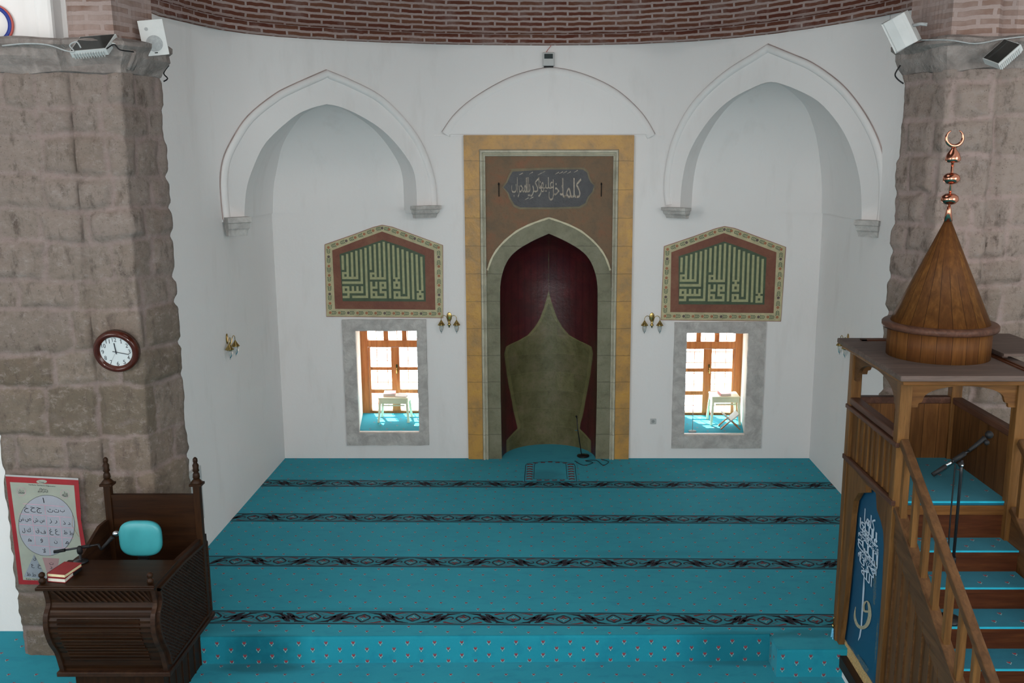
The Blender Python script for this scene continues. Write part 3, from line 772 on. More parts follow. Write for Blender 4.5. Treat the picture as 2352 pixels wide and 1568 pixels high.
# ------------------------------------------------------------------ brick dome
def dome():
    b = B(); front = list(rs_)
    # full ring: the front run then a half circle behind
    c0 = Vector((.04, 8.35, 0)); back = []
    zR = front[-1].z; zL = front[0].z
    start = front[-1]; end = front[0]
    a0 = math.atan2(start.y - c0.y, start.x - c0.x); a1 = math.atan2(end.y - c0.y, end.x - c0.x)
    if a1 > 0: a1 -= 2 * PI
    r0 = (start.xy - c0.xy).length; r1 = (end.xy - c0.xy).length
    for i in range(1, 24):
        t = i / 24; a = a0 + (a1 - a0) * t; r = r0 + (r1 - r0) * t
        back.append(Vector((c0.x + r * math.cos(a), c0.y + r * math.sin(a), zR + (zL - zR) * t)))
    fr = []
    for i in range(len(front) - 1):
        for k in range(3): fr.append(front[i].lerp(front[i + 1], k / 3))
    fr.append(front[-1]); loop = fr + back
    u = [0]
    for i in range(len(loop)): u.append(u[-1] + (loop[(i + 1) % len(loop)] - loop[i]).length)
    prof = [(.00, -.004), (.055, 0), (.055, .062), (.055, .128), (.02, .130), (.03, .3), (.05, .5), (.09, .75), (.17, 1.1), (.32, 1.5), (.60, 2.0), (1.05, 2.5), (1.8, 3.0), (2.8, 3.4), (3.6, 3.55)]
    rows = []; uvs = []; v = 0; prev = None
    for off, h in prof:
        if prev: v += math.hypot(off - prev[0], h - prev[1])
        prev = (off, h); row = []
        for p in loop:
            d = (c0 - Vector((p.x, p.y, 0))); dl = d.length; d /= dl
            row.append(Vector((p.x, p.y, 0)) + d * (off * dl / 3.9) + Vector((0, 0, p.z + h)))
        rows.append(row); uvs.append([(uu, v) for uu in u])
    b.grid(rows, M['dome_brick'], uvs, smooth=True, closed=True)
    i0 = len(b.v) - len(loop); b.f.append([i0 + k for k in range(len(loop))]); b.m.append(0)
    return tag(b.build('ceiling'), kind='structure')
dome()

# ------------------------------------------------------------------ stone piers
def nz(x, y, z=0): return noise.noise(Vector((x, y, z)))
class Blocks:
    def __init__(s, seed, u1, z0, z1):
        r = random.Random(seed); s.rows = []; z = z0
        while z < z1:
            h = r.uniform(.26, .52) if z < 2.6 else r.uniform(.18, .34)
            row = []; u = -r.uniform(0, .3)
            while u < u1:
                w = r.uniform(.32, .85) if z < 2.6 else r.uniform(.22, .6); row.append((u, u + w, r.random(), r.uniform(-.02, .02))); u += w
            s.rows.append((z, z + h, row)); z += h
    def at(s, u, z):
        u2 = u + .05 * nz(u * 2.1, z * 2.3, 3) + .02 * nz(u * 9, z * 9, 5); z2 = z + .045 * nz(u * 1.7, z * 1.9, 9) + .018 * nz(u * 8, z * 8, 1)
        for a, c, row in s.rows:
            if z2 < c:
                for x0, x1, idn, dz in row:
                    if u2 < x1:
                        d = min(u2 - x0, x1 - u2, z2 - a, c - z2)
                        return d, idn, dz
        return 0, .5, 0
def pier(name, path, z0, z1, seed, step=.022, top=None):
    P = [Vector((*p, 0)) for p in path]; seg = [(P[i + 1] - P[i]).length for i in range(len(P) - 1)]; tot = sum(seg)
    bl = Blocks(seed, tot + .5, z0 - .1, z1 + .6)
    nu = int(tot / step); nzv = int((z1 - z0) / step)
    # corner-averaged normals
    def at(u):
        k = 0
        while k < len(seg) - 1 and u > seg[k]: u -= seg[k]; k += 1
        p = P[k].lerp(P[k + 1], min(1, u / seg[k])); d = (P[k + 1] - P[k]).normalized(); return p, Vector((d.y, -d.x, 0)), k
    verts = []; cols = []
    for j in range(nzv + 1):
        z = z0 + (z1 - z0) * j / nzv
        for i in range(nu + 1):
            u = tot * i / nu; p, n, k = at(u)
            p2, n2, _ = at(min(tot, u + .06)); p3, n3, _ = at(max(0, u - .06)); nn = (n * 2 + n2 + n3).normalized()
            d, idn, dz = bl.at(u, z)
            mort = max(0, min(1, 1 - (d - .014) / .014))
            rim = min(1, max(0, (d - .01) / .05))
            disp = rim * .022 + dz * rim + .012 * nz(u * 6, z * 6, idn * 9) * rim + .007 * nz(u * 17, z * 17)
            disp += .018 * nz(u * 1.3, z * 1.2, 4)
            verts.append(p + nn * disp + Vector((0, 0, z))); cols.append((mort, idn, rim, 1))
    faces = []
    w = nu + 1
    for j in range(nzv):
        for i in range(nu): faces.append((j * w + i, j * w + i + 1, (j + 1) * w + i + 1, (j + 1) * w + i))
    o = Vector(((P[0] + P[-1]) / 2).to_tuple()); o.z = z0
    me = bpy.data.meshes.new(name); me.from_pydata([v - o for v in verts], [], faces)
    at_ = me.color_attributes.new('blk', 'FLOAT_COLOR', 'POINT')
    at_.data.foreach_set('color', [c for q in cols for c in q])
    me.materials.append(M['stone_pale' if 'right' in name else 'stone']); me.polygons.foreach_set('use_smooth', [True] * len(faces)); me.update()
    ob = bpy.data.objects.new(name, me); COL.objects.link(ob); ob.location = o; ORIG[ob.name] = o
    return tag(ob, kind='structure')
ZC0, ZC1 = 4.735, 4.98
pathL = [(-4.62, 8.3), (-4.62, 7.66), (-3.80, 7.66), (-3.76, 7.70), (-3.70, 7.67), (-3.37, 7.67), (-3.235, 8.13), (-3.62, 8.50)]
pathR = [(3.70, 8.80), (3.145, 8.44), (3.31, 7.96), (3.66, 7.87), (3.71, 7.92), (3.80, 7.86), (5.6, 7.86)]
DZR = .045
pier('pillar_left', pathL, ZLOW, ZC0, 11)
pier('pillar_right', pathR, ZLOW, ZC0 + DZR, 23)
def sweep(path, prof, m, jitter=0, flute=None):
    """prof: (offset outward, z) swept along a plan path"""
    P = []
    for a, c in zip(path, path[1:]):
        A2, C2 = Vector((*a, 0)), Vector((*c, 0)); k = max(1, int((C2 - A2).length / .04))
        for i in range(k): P.append((A2.lerp(C2, i / k), (C2 - A2).normalized()))
    P.append((Vector((*path[-1], 0)), (Vector((*path[-1], 0)) - Vector((*path[-2], 0))).normalized()))
    rows = []; uvs = []
    nn = []
    for i in range(len(P)):
        s = Vector((0, 0, 0))
        for k in (-1, 0, 1): s += P[max(0, min(len(P) - 1, i + k))][1]
        s.normalize(); nn.append(Vector((s.y, -s.x, 0)))
    u = [0]
    for i in range(1, len(P)): u.append(u[-1] + (P[i][0] - P[i - 1][0]).length)
    v = 0
    for q, (off, z) in enumerate(prof):
        if q: v += math.hypot(off - prof[q - 1][0], z - prof[q - 1][1])
        rows.append([p[0] + nn[i] * (off + jitter * nz(u[i] * 5, z * 9)) + Vector((0, 0, z + jitter * .6 * nz(u[i] * 3, 7 + q)))
                     for i, p in enumerate(P)])
        uvs.append([(x, v) for x in u])
    b = B(); b.grid(rows, m, uvs, smooth=False); return b, rows
capprof = [(-.02, ZC0 - .015), (.03, ZC0), (.04, ZC0 + .05), (.085, ZC0 + .12), (.10, ZC0 + .17), (.135, ZC0 + .20), (.135, ZC1 - .01), (.10, ZC1 + .01), (-.1, ZC1 + .015)]
b, rows = sweep(pathL, capprof, M['capital_stone'], .035)
# carved flutes on the side towards the hall
for i in range(11):
    t = (i + .5) / 11; p = Vector((-3.36, 7.68, 0)).lerp(Vector((-3.41, 8.45, 0)), t)
    b.tube([p + Vector((.05, 0, ZC0 + .03)), p + Vector((.085, 0, ZC0 + .09)), p + Vector((.115, 0, ZC0 + .17))], .022, M['capital_stone'], 6)
tag(b.build('trim_5'), kind='structure')
b, rows = sweep(pathR, [(o_, z_ + DZR) for o_, z_ in capprof], M['capital_stone'], .045)
tag(b.build('trim_6'), kind='structure')
# brick springing above the capitals
b, rows = sweep(pathL[3:], [(-.01, ZC1 - .01), (-.02, 5.5), (.03, 6.0), (.12, 6.6)], M['pier_brick'], .02)
tag(b.build('wall_pier_left'), kind='structure')
b, rows = sweep(pathR, [(-.01, ZC1 - .01), (-.02, 5.5), (.03, 6.0), (.12, 6.6)], M['pier_brick'], .02)
tag(b.build('wall_pier_right'), kind='structure')

# outer shell (plain white walls, seen only at the far left edge; closes the hall)
def shell():
    m = M['plaster']
    b = B(); b.box(-7.5, -4.6, 8.07, 8.3, ZLOW, 7, m)
    b.box(-4.64, -3.70, 8.09, 8.3, ZC1 - .1, 7, m)
    tag(b.build('wall_side_bay'), kind='structure')
    b = B(); b.box(-4.13, -3.98, 7.93, 8.12, ZC1, 6.8, m); tag(b.build('trim_7', bevel=.03), kind='structure')
    b = B(); b.box(-7.6, -7.5, -5, 13.9, ZLOW, 10, m); tag(b.build('wall_outer_left'), kind='structure')
    b = B(); b.box(7.5, 7.6, -5, 13.9, ZLOW, 10, m); tag(b.build('wall_outer_right'), kind='structure')
    b = B(); b.box(-7.6, 7.6, -5.1, -5, ZLOW, 10, m); tag(b.build('wall_rear'), kind='structure')
    b = B(); b.box(-7.6, 7.6, -5.1, 13.9, 10, 10.1, m); tag(b.build('ceiling_roof'), kind='structure')
    b = B(); b.box(3.72, 7.5, 8.3, 8.4, ZLOW, 10, m); b.box(-7.5, -3.64, 8.62, 8.72, ZLOW, 10, m)
    tag(b.build('wall_aisle'), kind='structure')
    b = B(); b.box(-7.6, 7.6, -5.1, 13.7, -.5, -.3, m); tag(b.build('floor_slab'), kind='structure')
shell()

# ------------------------------------------------------------------ windows in the back wall
YW = 13.52
def window(w, cx, splay, idx, zrows, zhead):
    zb, zt = w[2], zhead
    x0, x1 = cx - splay, cx + splay
    b = B(); m = M['plaster']
    # recess: reveals, soffit
    b.poly([(w[0], YB, zb), (x0, YW + .12, zb), (x0, YW + .12, zt), (w[0], YB, w[3])], M['cream_plaster'])
    b.poly([(w[1], YB, zb), (x1, YW + .12, zb), (x1, YW + .12, zt), (w[1], YB, w[3])], M['cream_plaster'])
    b.poly([(w[0], YB, w[3]), (w[1], YB, w[3]), (x1, YW + .12, zt), (x0, YW + .12, zt)], m)
    b.poly([(w[0], YB, zb), (w[1], YB, zb), (x1, YW + .12, zb - .0), (x0, YW + .12, zb)], m)
    tag(b.build('wall_window_recess_%d' % idx), kind='structure')
    # joinery
    b = B(); mw = M['winwood']; fw = .13
    b.box(x0, x0 + fw, YW - .05, YW + .06, zb, zt, mw); b.box(x1 - fw, x1, YW - .05, YW + .06, zb, zt, mw)
    b.box(x0, x1, YW - .05, YW + .06, zt - .05, zt, mw); b.box(x0, x1, YW - .03, YW + .06, zb, zb + .05, mw)
    ztr0, ztr1 = zrows['tr']
    b.box(x0 + fw, x1 - fw, YW - .05, YW + .06, ztr0, ztr1, mw)
    for xm in (-.135, .135): b.box(cx + xm - .035, cx + xm + .035, YW - .02, YW + .04, ztr1, zt - .05, mw)
    tag(b.build('window_%d' % idx, bevel=.006), kind='structure')
    root = bpy.data.objects['window_%d' % idx]
    # two casements
    for s in (-1, 1):
        b = B(); xa = cx; xb = cx + s * (splay - fw - .005)
        xi = cx + s * .06; xo = cx + s * (splay - fw - .035)
        lo, hi = sorted((xa, xi)); b.box(lo, hi, YW - .06, YW, zb + .05, ztr0 - .005, mw)
        lo, hi = sorted((xo, xb)); b.box(lo, hi, YW - .06, YW, zb + .05, ztr0 - .005, mw)
        lo, hi = sorted((xi, xo))
        edges = [zb + .05] + [z for r in zrows['panes'] for z in r] + [ztr0 - .005]
        for a, c in zip(edges[::2], edges[1::2]): b.box(lo, hi, YW - .055, YW - .005, a, c, mw)
        sash = b.build('casement', root, bevel=.004)
        g = B(); g.poly([(lo, YW - .03, zb + .06), (hi, YW - .03, zb + .06), (hi, YW - .03, ztr0 - .02), (lo, YW - .03, ztr0 - .02)], M['pane']); g.build('pane', sash)
        if s == 1:
            h = B(); h.box(xa + .01, xa + .035, YW - .075, YW - .06, 1.0, 1.12, M['brass']); h.tube([(xa + .022, YW - .08, 1.07), (xa + .022, YW - .11, 1.07), (xa + .022, YW - .11, .99)], .008, M['brass']); h.build('handle', sash)
    g = B(); g.poly([(x0 + fw, YW + .01, ztr1), (x1 - fw, YW + .01, ztr1), (x1 - fw, YW + .01, zt - .05), (x0 + fw, YW + .01, zt - .05)], M['pane']); g.build('pane', root)
    g = B()
    for i in range(7):
        x = cx + (i - 3) * .155; g.box(x - .006, x + .006, YW + .17, YW + .18, zb, zt, M['iron'])
    z = zb + .1
    while z < zt: g.box(x0, x1, YW + .168, YW + .182, z - .006, z + .006, M['iron']); z += .165
    g.build('iron_grille', root)
    # carpet on the window shelf
    b = B()
    b.poly([(w[0] + .0, YB + .045, zb + .012), (w[1], YB + .045, zb + .012), (x1, YW - .05, zb + .012), (x0, YW - .05, zb + .012)], M['carpet'])
    b.box(w[0], w[1], YB - .0, YB + .045, zb - .004, zb + .016, M['ledge'])
    for i in range(4):
        for j in range(5):
            x = w[0] + .12 + i * .236 + (j % 2) * .118; y = YB + .15 + j * .17
            if x < w[1] - .03: tulip(b, lambda u, v, x=x, y=y: Vector((x + u, y + v, zb + .0145)))
    tag(b.build('window_shelf_carpet'), ('turquoise carpet on the deep sill of the %s window' % ('left' if idx == 1 else 'right')), 'carpet')

def tulip(b, mp, s=1.0):
    """woven tulip: dark red cup with pale sepals below; mp maps local metres to 3D"""
    P = lambda pts: [mp(x * s, y * s) for x, y in pts]
    b.poly(P([(-.013, .018), (-.008, -.002), (0, -.008), (0, .004), (-.004, .008), (-.006, .018), (-.010, .010)]), M['c_tulip'])
    b.poly(P([(.013, .018), (.010, .010), (.006, .018), (.004, .008), (0, .004), (0, -.008), (.008, -.002)]), M['c_tulip'])
    b.poly(P([(-.017, .004), (-.012, -.010), (-.004, -.014), (-.010, -.006), (-.013, .003)]), M['c_pale'])
    b.poly(P([(.017, .004), (.013, .003), (.010, -.006), (.004, -.014), (.012, -.010)]), M['c_pale'])
    b.poly(P([(-.006, -.016), (0, -.012), (.006, -.016), (0, -.026)]), M['c_pale'])
    b.poly(P([(-.012, -.016), (-.008, -.014), (-.008, -.020)]), M['c_black'])
    b.poly(P([(.012, -.016), (.008, -.020), (.008, -.014)]), M['c_black'])

zr = {}
for key, cxp, ys, trp in (('L', 910, ((796, 841), (848, 892), (900, 943)), (780, 795)), ('R', 1623, ((800, 844), (852, 896), (904, 946)), (783, 799))):
    zr[key] = dict(panes=[tuple(sorted((onY(cxp, a, YW).z, onY(cxp, c, YW).z))) for a, c in reversed(ys)],
                   tr=(onY(cxp, trp[1], YW).z, onY(cxp, trp[0], YW).z))
cxL = onY(910, 850, YW).x; cxR = onY(1623, 850, YW).x
zhL = onY(910, 745, YW).z; zhR = onY(1623, 748, YW).z
window(WL, cxL, .53, 1, zr['L'], zhL); window(WR, cxR, .53, 2, zr['R'], zhR)
def surround(w, frame, label):
    b = B(); m = M['grey_stone']; y0 = YB - .03
    ox0, ox1, oz0, oz1 = frame
    seg = [(ox0, w[0], oz0, oz1), (w[1], ox1, oz0, oz1), (w[0], w[1], w[3], oz1), (w[0], w[1], oz0, w[2])]
    root = empty('window_surround', (w[0], YB, oz0), label, 'window surround', 'grey stone window surrounds')
    names = ('jamb', 'jamb', 'lintel', 'sill_block')
    for q, nm in zip(seg, names):
        bb = B(); x0, x1, z0, z1 = q
        # outer contour slightly irregular
        n = 14; pts = []
        def e(x, z): return (x + .008 * nz(x * 7, z * 7), y0, z + .008 * nz(z * 7, x * 7, 5))
        for i in range(n): pts.append(e(x0 + (x1 - x0) * i / n, z0))
        for i in range(n): pts.append(e(x1, z0 + (z1 - z0) * i / n))
        for i in range(n): pts.append(e(x1 - (x1 - x0) * i / n, z1))
        for i in range(n): pts.append(e(x0, z1 - (z1 - z0) * i / n))
        bb.prism(pts, (0, .05, 0), m); bb.build(nm, root)
p = onY(786, 733, YB); q = onY(986, 1021, YB); surround(WL, (p.x, q.x, q.z, p.z), 'grey stone frame around the window left of the niche')
p = onY(1549, 739, YB); q = onY(1746, 1028, YB); surround(WR, (p.x, q.x, q.z, p.z), 'grey stone frame around the window right of the niche')
# facade that holds the two window holes from outside
b = B(); m = M['cream_plaster']; y = YW + .12
xs = [-7.6, cxL - .53, cxL + .53, cxR - .53, cxR + .53, 7.6]
for i in range(5):
    if i in (1, 3):
        zb, zt = (WL[2], zhL) if i == 1 else (WR[2], zhR)
        b.box(xs[i], xs[i + 1], y, y + .05, -2, zb, m); b.box(xs[i], xs[i + 1], y, y + .05, zt, 10, m)
    else: b.box(xs[i], xs[i + 1], y, y + .05, -2, 10, m)
tag(b.build('wall_facade'), kind='structure')
b = B(); b.poly([(-30, YW + .3, -1.2), (30, YW + .3, -1.2), (30, 45, -1.2), (-30, 45, -1.2)], simple('courtyard_ground', (.62, .58, .50), .9))
tag(b.build('ground'), kind='structure')

# ================================================================== carpet floor
def Yc(x, y0): return y0 - .013 * (x - .04)
stripesY = [onZ(1260, q, 0).y for q in (1112, 1191, 1292, 1421)]
YR = 7.52   # riser line
U0 = .236
def yr(x): return YR + .03 * (x / 3)     # step edge
JX0, JX1, JY = 1.97, 3.9, 7.28
def floors():
    b = B(); m = M['carpet']
    def clampL(y): return XL
    # platform body & surface (slab with woven field)
    b.poly([(XL, yr(XL), 0), (JX0, yr(JX0), 0), (JX0, YB, 0), (XL, YB, 0)], m)
    b.poly([(JX0, JY, 0), (XR, JY, 0), (XR, YB, 0), (JX0, YB, 0)], m)
    # niche floor
    b.poly([(NXC - .72, YB - .002, 0), (NXC + .72, YB - .002, 0), (NXC + .72, YB + .8, 0), (NXC - .72, YB + .8, 0)], m)
    # rounded nosing + riser
    nose = .035
    def riser(A, C):
        A = Vector((*A, 0)); C = Vector((*C, 0)); d = (C - A).normalized(); n = Vector((d.y, -d.x, 0))
        rows = []
        for k in range(6):
            t = k / 5 * PI / 2; rows.append([p + n * (-nose + nose * math.sin(t)) + Vector((0, 0, -nose + nose * math.cos(t))) for p in (A, C)])
        rows.append([p + Vector((0, 0, ZLOW)) for p in (A, C)])
        b.grid(rows, m, smooth=True)
        L = (C - A).length; k = 0
        for j, v in enumerate((-.065, -.125, -.185, -.24)):
            u = .05 + (j % 2) * U0 / 2
            while u < L - .03:
                o = A + d * u + n * .0025 + Vector((0, 0, v)); tulip(b, lambda a, c, o=o: o + d * a + Vector((0, 0, c)), 1.15); u += U0
    riser((XL, yr(XL) - 0), (JX0, yr(JX0))); riser((JX0, yr(JX0)), (JX0, JY)); riser((JX0, JY), (JX1, JY))
    # field tulips in rows between the borders
    edges = [YB] + stripesY + [YR]
    rowsY = []
    for i in range(len(stripesY) - 1):
        top, bot = stripesY[i] - .13, stripesY[i + 1] + .13
        k = 8; rowsY += [(top - (top - bot) * (j + .4) / (k - .2), j % 2) for j in range(k)]
    rowsY += [(stripesY[0] + .16 + j * .118, j % 2) for j in range(8)]
    rowsY += [(stripesY[3] - .16, 0), (stripesY[3] - .25, 1)]
    for y0, od in rowsY:
        x = -3.56 + od * U0 / 2
        while x < XR - .03:
            yy = Yc(x, y0)
            inrug = -.27 < x < .42 and yy > 11.5
            ok = (yy < YB - .03 and yy > yr(x) + .02 and x < JX0 + .05) or (x > JX0 and JY < yy < YB - .03)
            if ok and not inrug: tulip(b, lambda a, c, x=x, yy=yy: Vector((x + a, yy + c, .0015)))
            x += U0
    # borders
    for si, y0 in enumerate(stripesY):
        half = .108
        for sgn in (-1, 1):
            for off, w in ((half, .006), (half + .014, .004)):
                b.poly([(XL, Yc(XL, y0) + sgn * off - w, .0012), (XR, Yc(XR, y0) + sgn * off - w, .0012), (XR, Yc(XR, y0) + sgn * off + w, .0012), (XL, Yc(XL, y0) + sgn * off + w, .0012)], M['c_black'])
        b.poly([(XL, Yc(XL, y0) - half, .001), (XR, Yc(XR, y0) - half, .001), (XR, Yc(XR, y0) + half, .001), (XL, Yc(XL, y0) + half, .001)], M['c_band'])
        per = .452; x = -3.56 + (si * .19) % per; k = 0
        while x < XR + .2:
            arabesque(b, x, y0, 1 if k % 2 else -1, half); x += per; k += 1
    return tag(b.build('floor'), kind='structure')
def arabesque(b, x0, y0, s, half):
    lift = .002
    def mp(u, v):
        x = max(XL, min(XR, x0 + u)); return Vector((x, Yc(x, y0) + v * s, lift))
    K = M['c_black']; R = M['c_red']; PL = M['c_pale']
    # pointed medallion
    loop = smoothpts([(0, .082), (.035, .048), (.062, .012), (.050, -.025), (.020, -.045), (0, -.062), (-.020, -.045), (-.050, -.025), (-.062, .012), (-.035, .048), (0, .082)], 3)
    stroke(b, loop, .018, K, mp)
    b.poly([mp(-.045, -.012), mp(-.018, -.020), mp(0, -.055), mp(.018, -.020), mp(.045, -.012), mp(.02, .004), mp(0, -.012), mp(-.02, .004)], R)
    stroke(b, smoothpts([(-.035, .0), (-.012, .012), (0, .045)], 3), .004, PL, mp); stroke(b, smoothpts([(.035, .0), (.012, .012), (0, .045)], 3), .004, PL, mp)
    for q in (1, -1):
        f = lambda pts: [(u * q, v) for u, v in pts]
        # curl beside the medallion
        c = smoothpts(f([(.200, .020), (.165, .012), (.128, -.018), (.098, -.012), (.092, .012), (.112, .024)]), 4)
        stroke(b, c, [.006 + .030 * (1 - i / (len(c) - 1)) for i in range(len(c))], K, mp)
        # heavy leaf swinging to the next medallion
        c = smoothpts(f([(.262, .078), (.235, .062), (.212, .028), (.190, -.012), (.160, -.045), (.120, -.066), (.085, -.074)]), 4)
        n = len(c); stroke(b, c, [.006 + .052 * math.sin(PI * min(1, (i + 1) / n * 1.2)) ** 1.2 if i / n < .8 else .010 for i in range(n)], K, mp)
        c = smoothpts(f([(.225, .05), (.195, .0), (.150, -.05)]), 4)
        stroke(b, c, .007, R, mp)
        # drops on the upper and lower edges
        c = smoothpts(f([(.06, .083), (.105, .092), (.15, .078), (.175, .074)]), 3); n = len(c)
        stroke(b, c, [.004 + .034 * (i / n) ** 1.1 if i < n - 2 else .018 for i in range(n)], R, mp)
        c = smoothpts(f([(.03, -.090), (.075, -.084), (.13, -.074), (.155, -.076)]), 3); n = len(c)
        stroke(b, c, [.004 + .036 * (i / n) for i in range(n)], K, mp)
        stroke(b, smoothpts(f([(.0, .085), (.05, .075), (.09, .04), (.15, .03)]), 3), .004, R, mp)

NXC = .062; NW = .655; ND = .66
ZN = [(537, 0), ]
apexN = onY(1262, 537, YB).z
prof_px = [(1262, 536), (1223, 553), (1186.5, 575), (1166, 598), (1154, 628), (1149, 660), (1149, 740), (1150, 900), (1153, 1052)]
NPROF = [((NXC - onY(*q, YB).x), onY(*q, YB).z) for q in prof_px]       # (half width, z) top to bottom
NPROF[0] = (0.0, NPROF[0][1]); NPROF[-1] = (NPROF[-1][0], 0.0)
NW = NPROF[-1][0]
outer_px = [(1262.5, 502), (1223, 515), (1186.5, 533), (1152.5, 562), (1131.6, 591), (1120, 622), (1118, 660), (1118, 740), (1119, 900), (1120, 1052)]
OPROF = [((NXC - onY(*q, YB).x), onY(*q, YB).z) for q in outer_px]
OPROF[0] = (0.0, OPROF[0][1]); OPROF[-1] = (OPROF[-1][0], 0.0)
# painted curtain opening: half width against height (read on the curved back, about 13.0 m away)
cur = [(1262, 668, 13.1), (1250, 705, 13.1), (1240, 732, 13.1), (1228, 752, 13.08), (1212, 770, 13.05), (1190, 783, 12.95), (1162, 796, 12.75),
       (1158, 812, 12.7), (1164, 860, 12.75), (1171, 900, 12.8), (1180, 950, 12.85), (1188, 985, 12.9)]
NC = sorted([(onY(a, c, y).z, NXC - onY(a, c, y).x) for a, c, y in cur])
zmin = NC[0][0]
NICHE_CURVE = [(0, .60), (max(.01, (zmin - .12) / 3.2), .60), ((zmin - .01) / 3.2, NC[0][1])] + [(z / 3.2, max(0, w)) for z, w in NC] + [((NC[-1][0] + .02) / 3.2, 0.0), (1, 0)]
M['niche'] = niche_mat()
floors()

# lower floor with carpet
b = B(); b.poly([(-7.5, -5, ZLOW), (7.5, -5, ZLOW), (7.5, 8.4, ZLOW), (-7.5, 8.4, ZLOW)], M['carpet'])
j = 0; y = YR - .07
while y > 5.2:
    x = -5.4 + (j % 2) * U0 / 2
    while x < 3.4:
        if y < yr(x) - .03 and not (x > JX0 - .03 and y > JY - .03): tulip(b, lambda a, c, x=x, y=y: Vector((x + a, y + c, ZLOW + .0015)))
        x += U0
    y -= .135; j += 1
for j in range(5):
    for i in range(6):
        x = -5.9 + i * U0 + (j % 2) * U0 / 2; y = 7.55 + j * .12
        if x < -4.68 and y < 8.0: tulip(b, lambda a, c, x=x, y=y: Vector((x + a, y + c, ZLOW + .0015)))
tag(b.build('floor_lower'), kind='structure')

# prayer rug before the niche
root = empty('prayer_rug', (NXC + .02, 11.9, .003), 'small turquoise prayer rug with arched dark border lying before the niche', 'rug')
def rugmap(u, v): return Vector((NXC + .02 + u, 11.50 + v, .006))
b = B(); b.box(NXC - .335, NXC + .375, 11.50, 12.42, .002, .005, M['carpet']); b.build('pile', root)
b = B()
for w_, h_, lw in ((.335, .88, .009), (.215, .80, .007)):
    e = h_ - .1
    pts = [(-w_, 0), (-w_, e * .75)] + smoothpts([(-w_, e * .78), (-w_ * .93, e * .92), (-w_ * .6, e * 1.0), (0, e * 1.04), (w_ * .6, e * 1.0), (w_ * .93, e * .92), (w_, e * .78)], 3) + [(w_, 0), (-w_, 0)]
    off = 0 if w_ > .3 else .085
    stroke(b, [(u, v + off) for u, v in pts], lw, M['c_black'], rugmap)
for s in (-1, 1):
    for i in range(7):
        v = .06 + i * .10
        stroke(b, smoothpts([(s * .315, v + .015), (s * .275, v + .035), (s * .235, v + .010)], 3), .036, M['c_red'], rugmap)
        stroke(b, smoothpts([(s * .30, v - .015), (s * .275, v - .0), (s * .25, v - .02)], 3), .010, M['c_pale'], rugmap)
for i in range(4):
    u = -.15 + i * .1; stroke(b, smoothpts([(u - .03, .05), (u, .035), (u + .035, .055)], 3), .032, M['c_red'], rugmap)
for i in range(5):
    u = -.2 + i * .1; stroke(b, [(u - .03, .785 - abs(u) * .2), (u + .03, .785 - abs(u) * .2)], .034, M['c_red'], rugmap)
b.build('border_pattern', root)

# ================================================================== mihrab
YF = YB - .035
mroot = empty('mihrab', (NXC, YB, 0), 'tall painted prayer niche with ochre surround and maroon curtain painting', 'mihrab')
zt = MIH['z1']; x0, x1 = MIH['x0'], MIH['x1']
fx0 = onY(1101, 345, YB).x; fx1 = onY(1421, 345, YB).x; fz = onY(1260, 343, YB).z
def irr(x, z, k=.008): return x + k * nz(x * 5, z * 9)
b = B(); m = M['ochre']
rowsO = []; rowsI = []
for i in range(41):
    z = zt * i / 40; rowsO.append((irr(x0, z), YF - .01, z)); rowsI.append((fx0, YF - .01, min(z, fz)))
b.grid([rowsO, rowsI], m, smooth=False)
b.grid([[(fx1, YF - .01, min(zt * i / 40, fz)) for i in range(41)], [(irr(x1, zt * i / 40), YF - .01, zt * i / 40) for i in range(41)]], m, smooth=False)
b.poly([(x0, YF - .01, zt), (fx0, YF - .01, fz), (fx1, YF - .01, fz), (x1, YF - .01, zt)], m)
b.box(x0 - .003, x0 + .01, YF - .009, YB + .02, 0, zt, m); b.box(x1 - .01, x1 + .003, YF - .009, YB + .02, 0, zt, m); b.box(x0, x1, YF - .009, YB + .02, zt - .01, zt + .003, m)
b.build('outer_border', mroot)
# double moulding
ix0 = onY(1115, 360, YB).x; ix1 = onY(1408, 360, YB).x; iz = onY(1260, 359, YB).z
b = B(); prof = [(0, .012), (.05, -.012), (.2, -.028), (.42, -.030), (.55, -.004), (.66, -.008), (.8, -.026), (.95, -.02), (1, .02)]
for A, Cc in ((((fx0, 0), (fx0, fz)), ((ix0, 0), (ix0, iz))), (((fx0, fz), (fx1, fz)), ((ix0, iz), (ix1, iz))), (((fx1, fz), (fx1, 0)), ((ix1, iz), (ix1, 0)))):
    rows = []
    for t, h in prof:
        rows.append([(A[k][0] + (Cc[k][0] - A[k][0]) * t, YF - .01 + h, A[k][1] + (Cc[k][1] - A[k][1]) * t) for k in (0, 1)])
    b.grid(rows, M['mould'], smooth=False)
b.build('frame_moulding', mroot)
# spandrel panel
YP = YF + .012
b = B()
for s in (-1, 1):
    xe = ix0 if s < 0 else ix1
    pts = [(NXC + s * w, z) for w, z in OPROF[:7]]
    inner = smoothpts(pts, 3)
    outer = []
    for i, (xx, zz) in enumerate(inner):
        t = i / (len(inner) - 1); outer.append((NXC + (xe - NXC) * min(1, t * 2), iz) if t < .5 else (xe, iz + (inner[-1][1] - iz) * (t - .5) * 2))
    b.grid([[(x, YP, z) for x, z in inner], [(x, YP, z) for x, z in outer]], M['brown_panel'], smooth=False)
b.build('spandrel_panel', mroot)
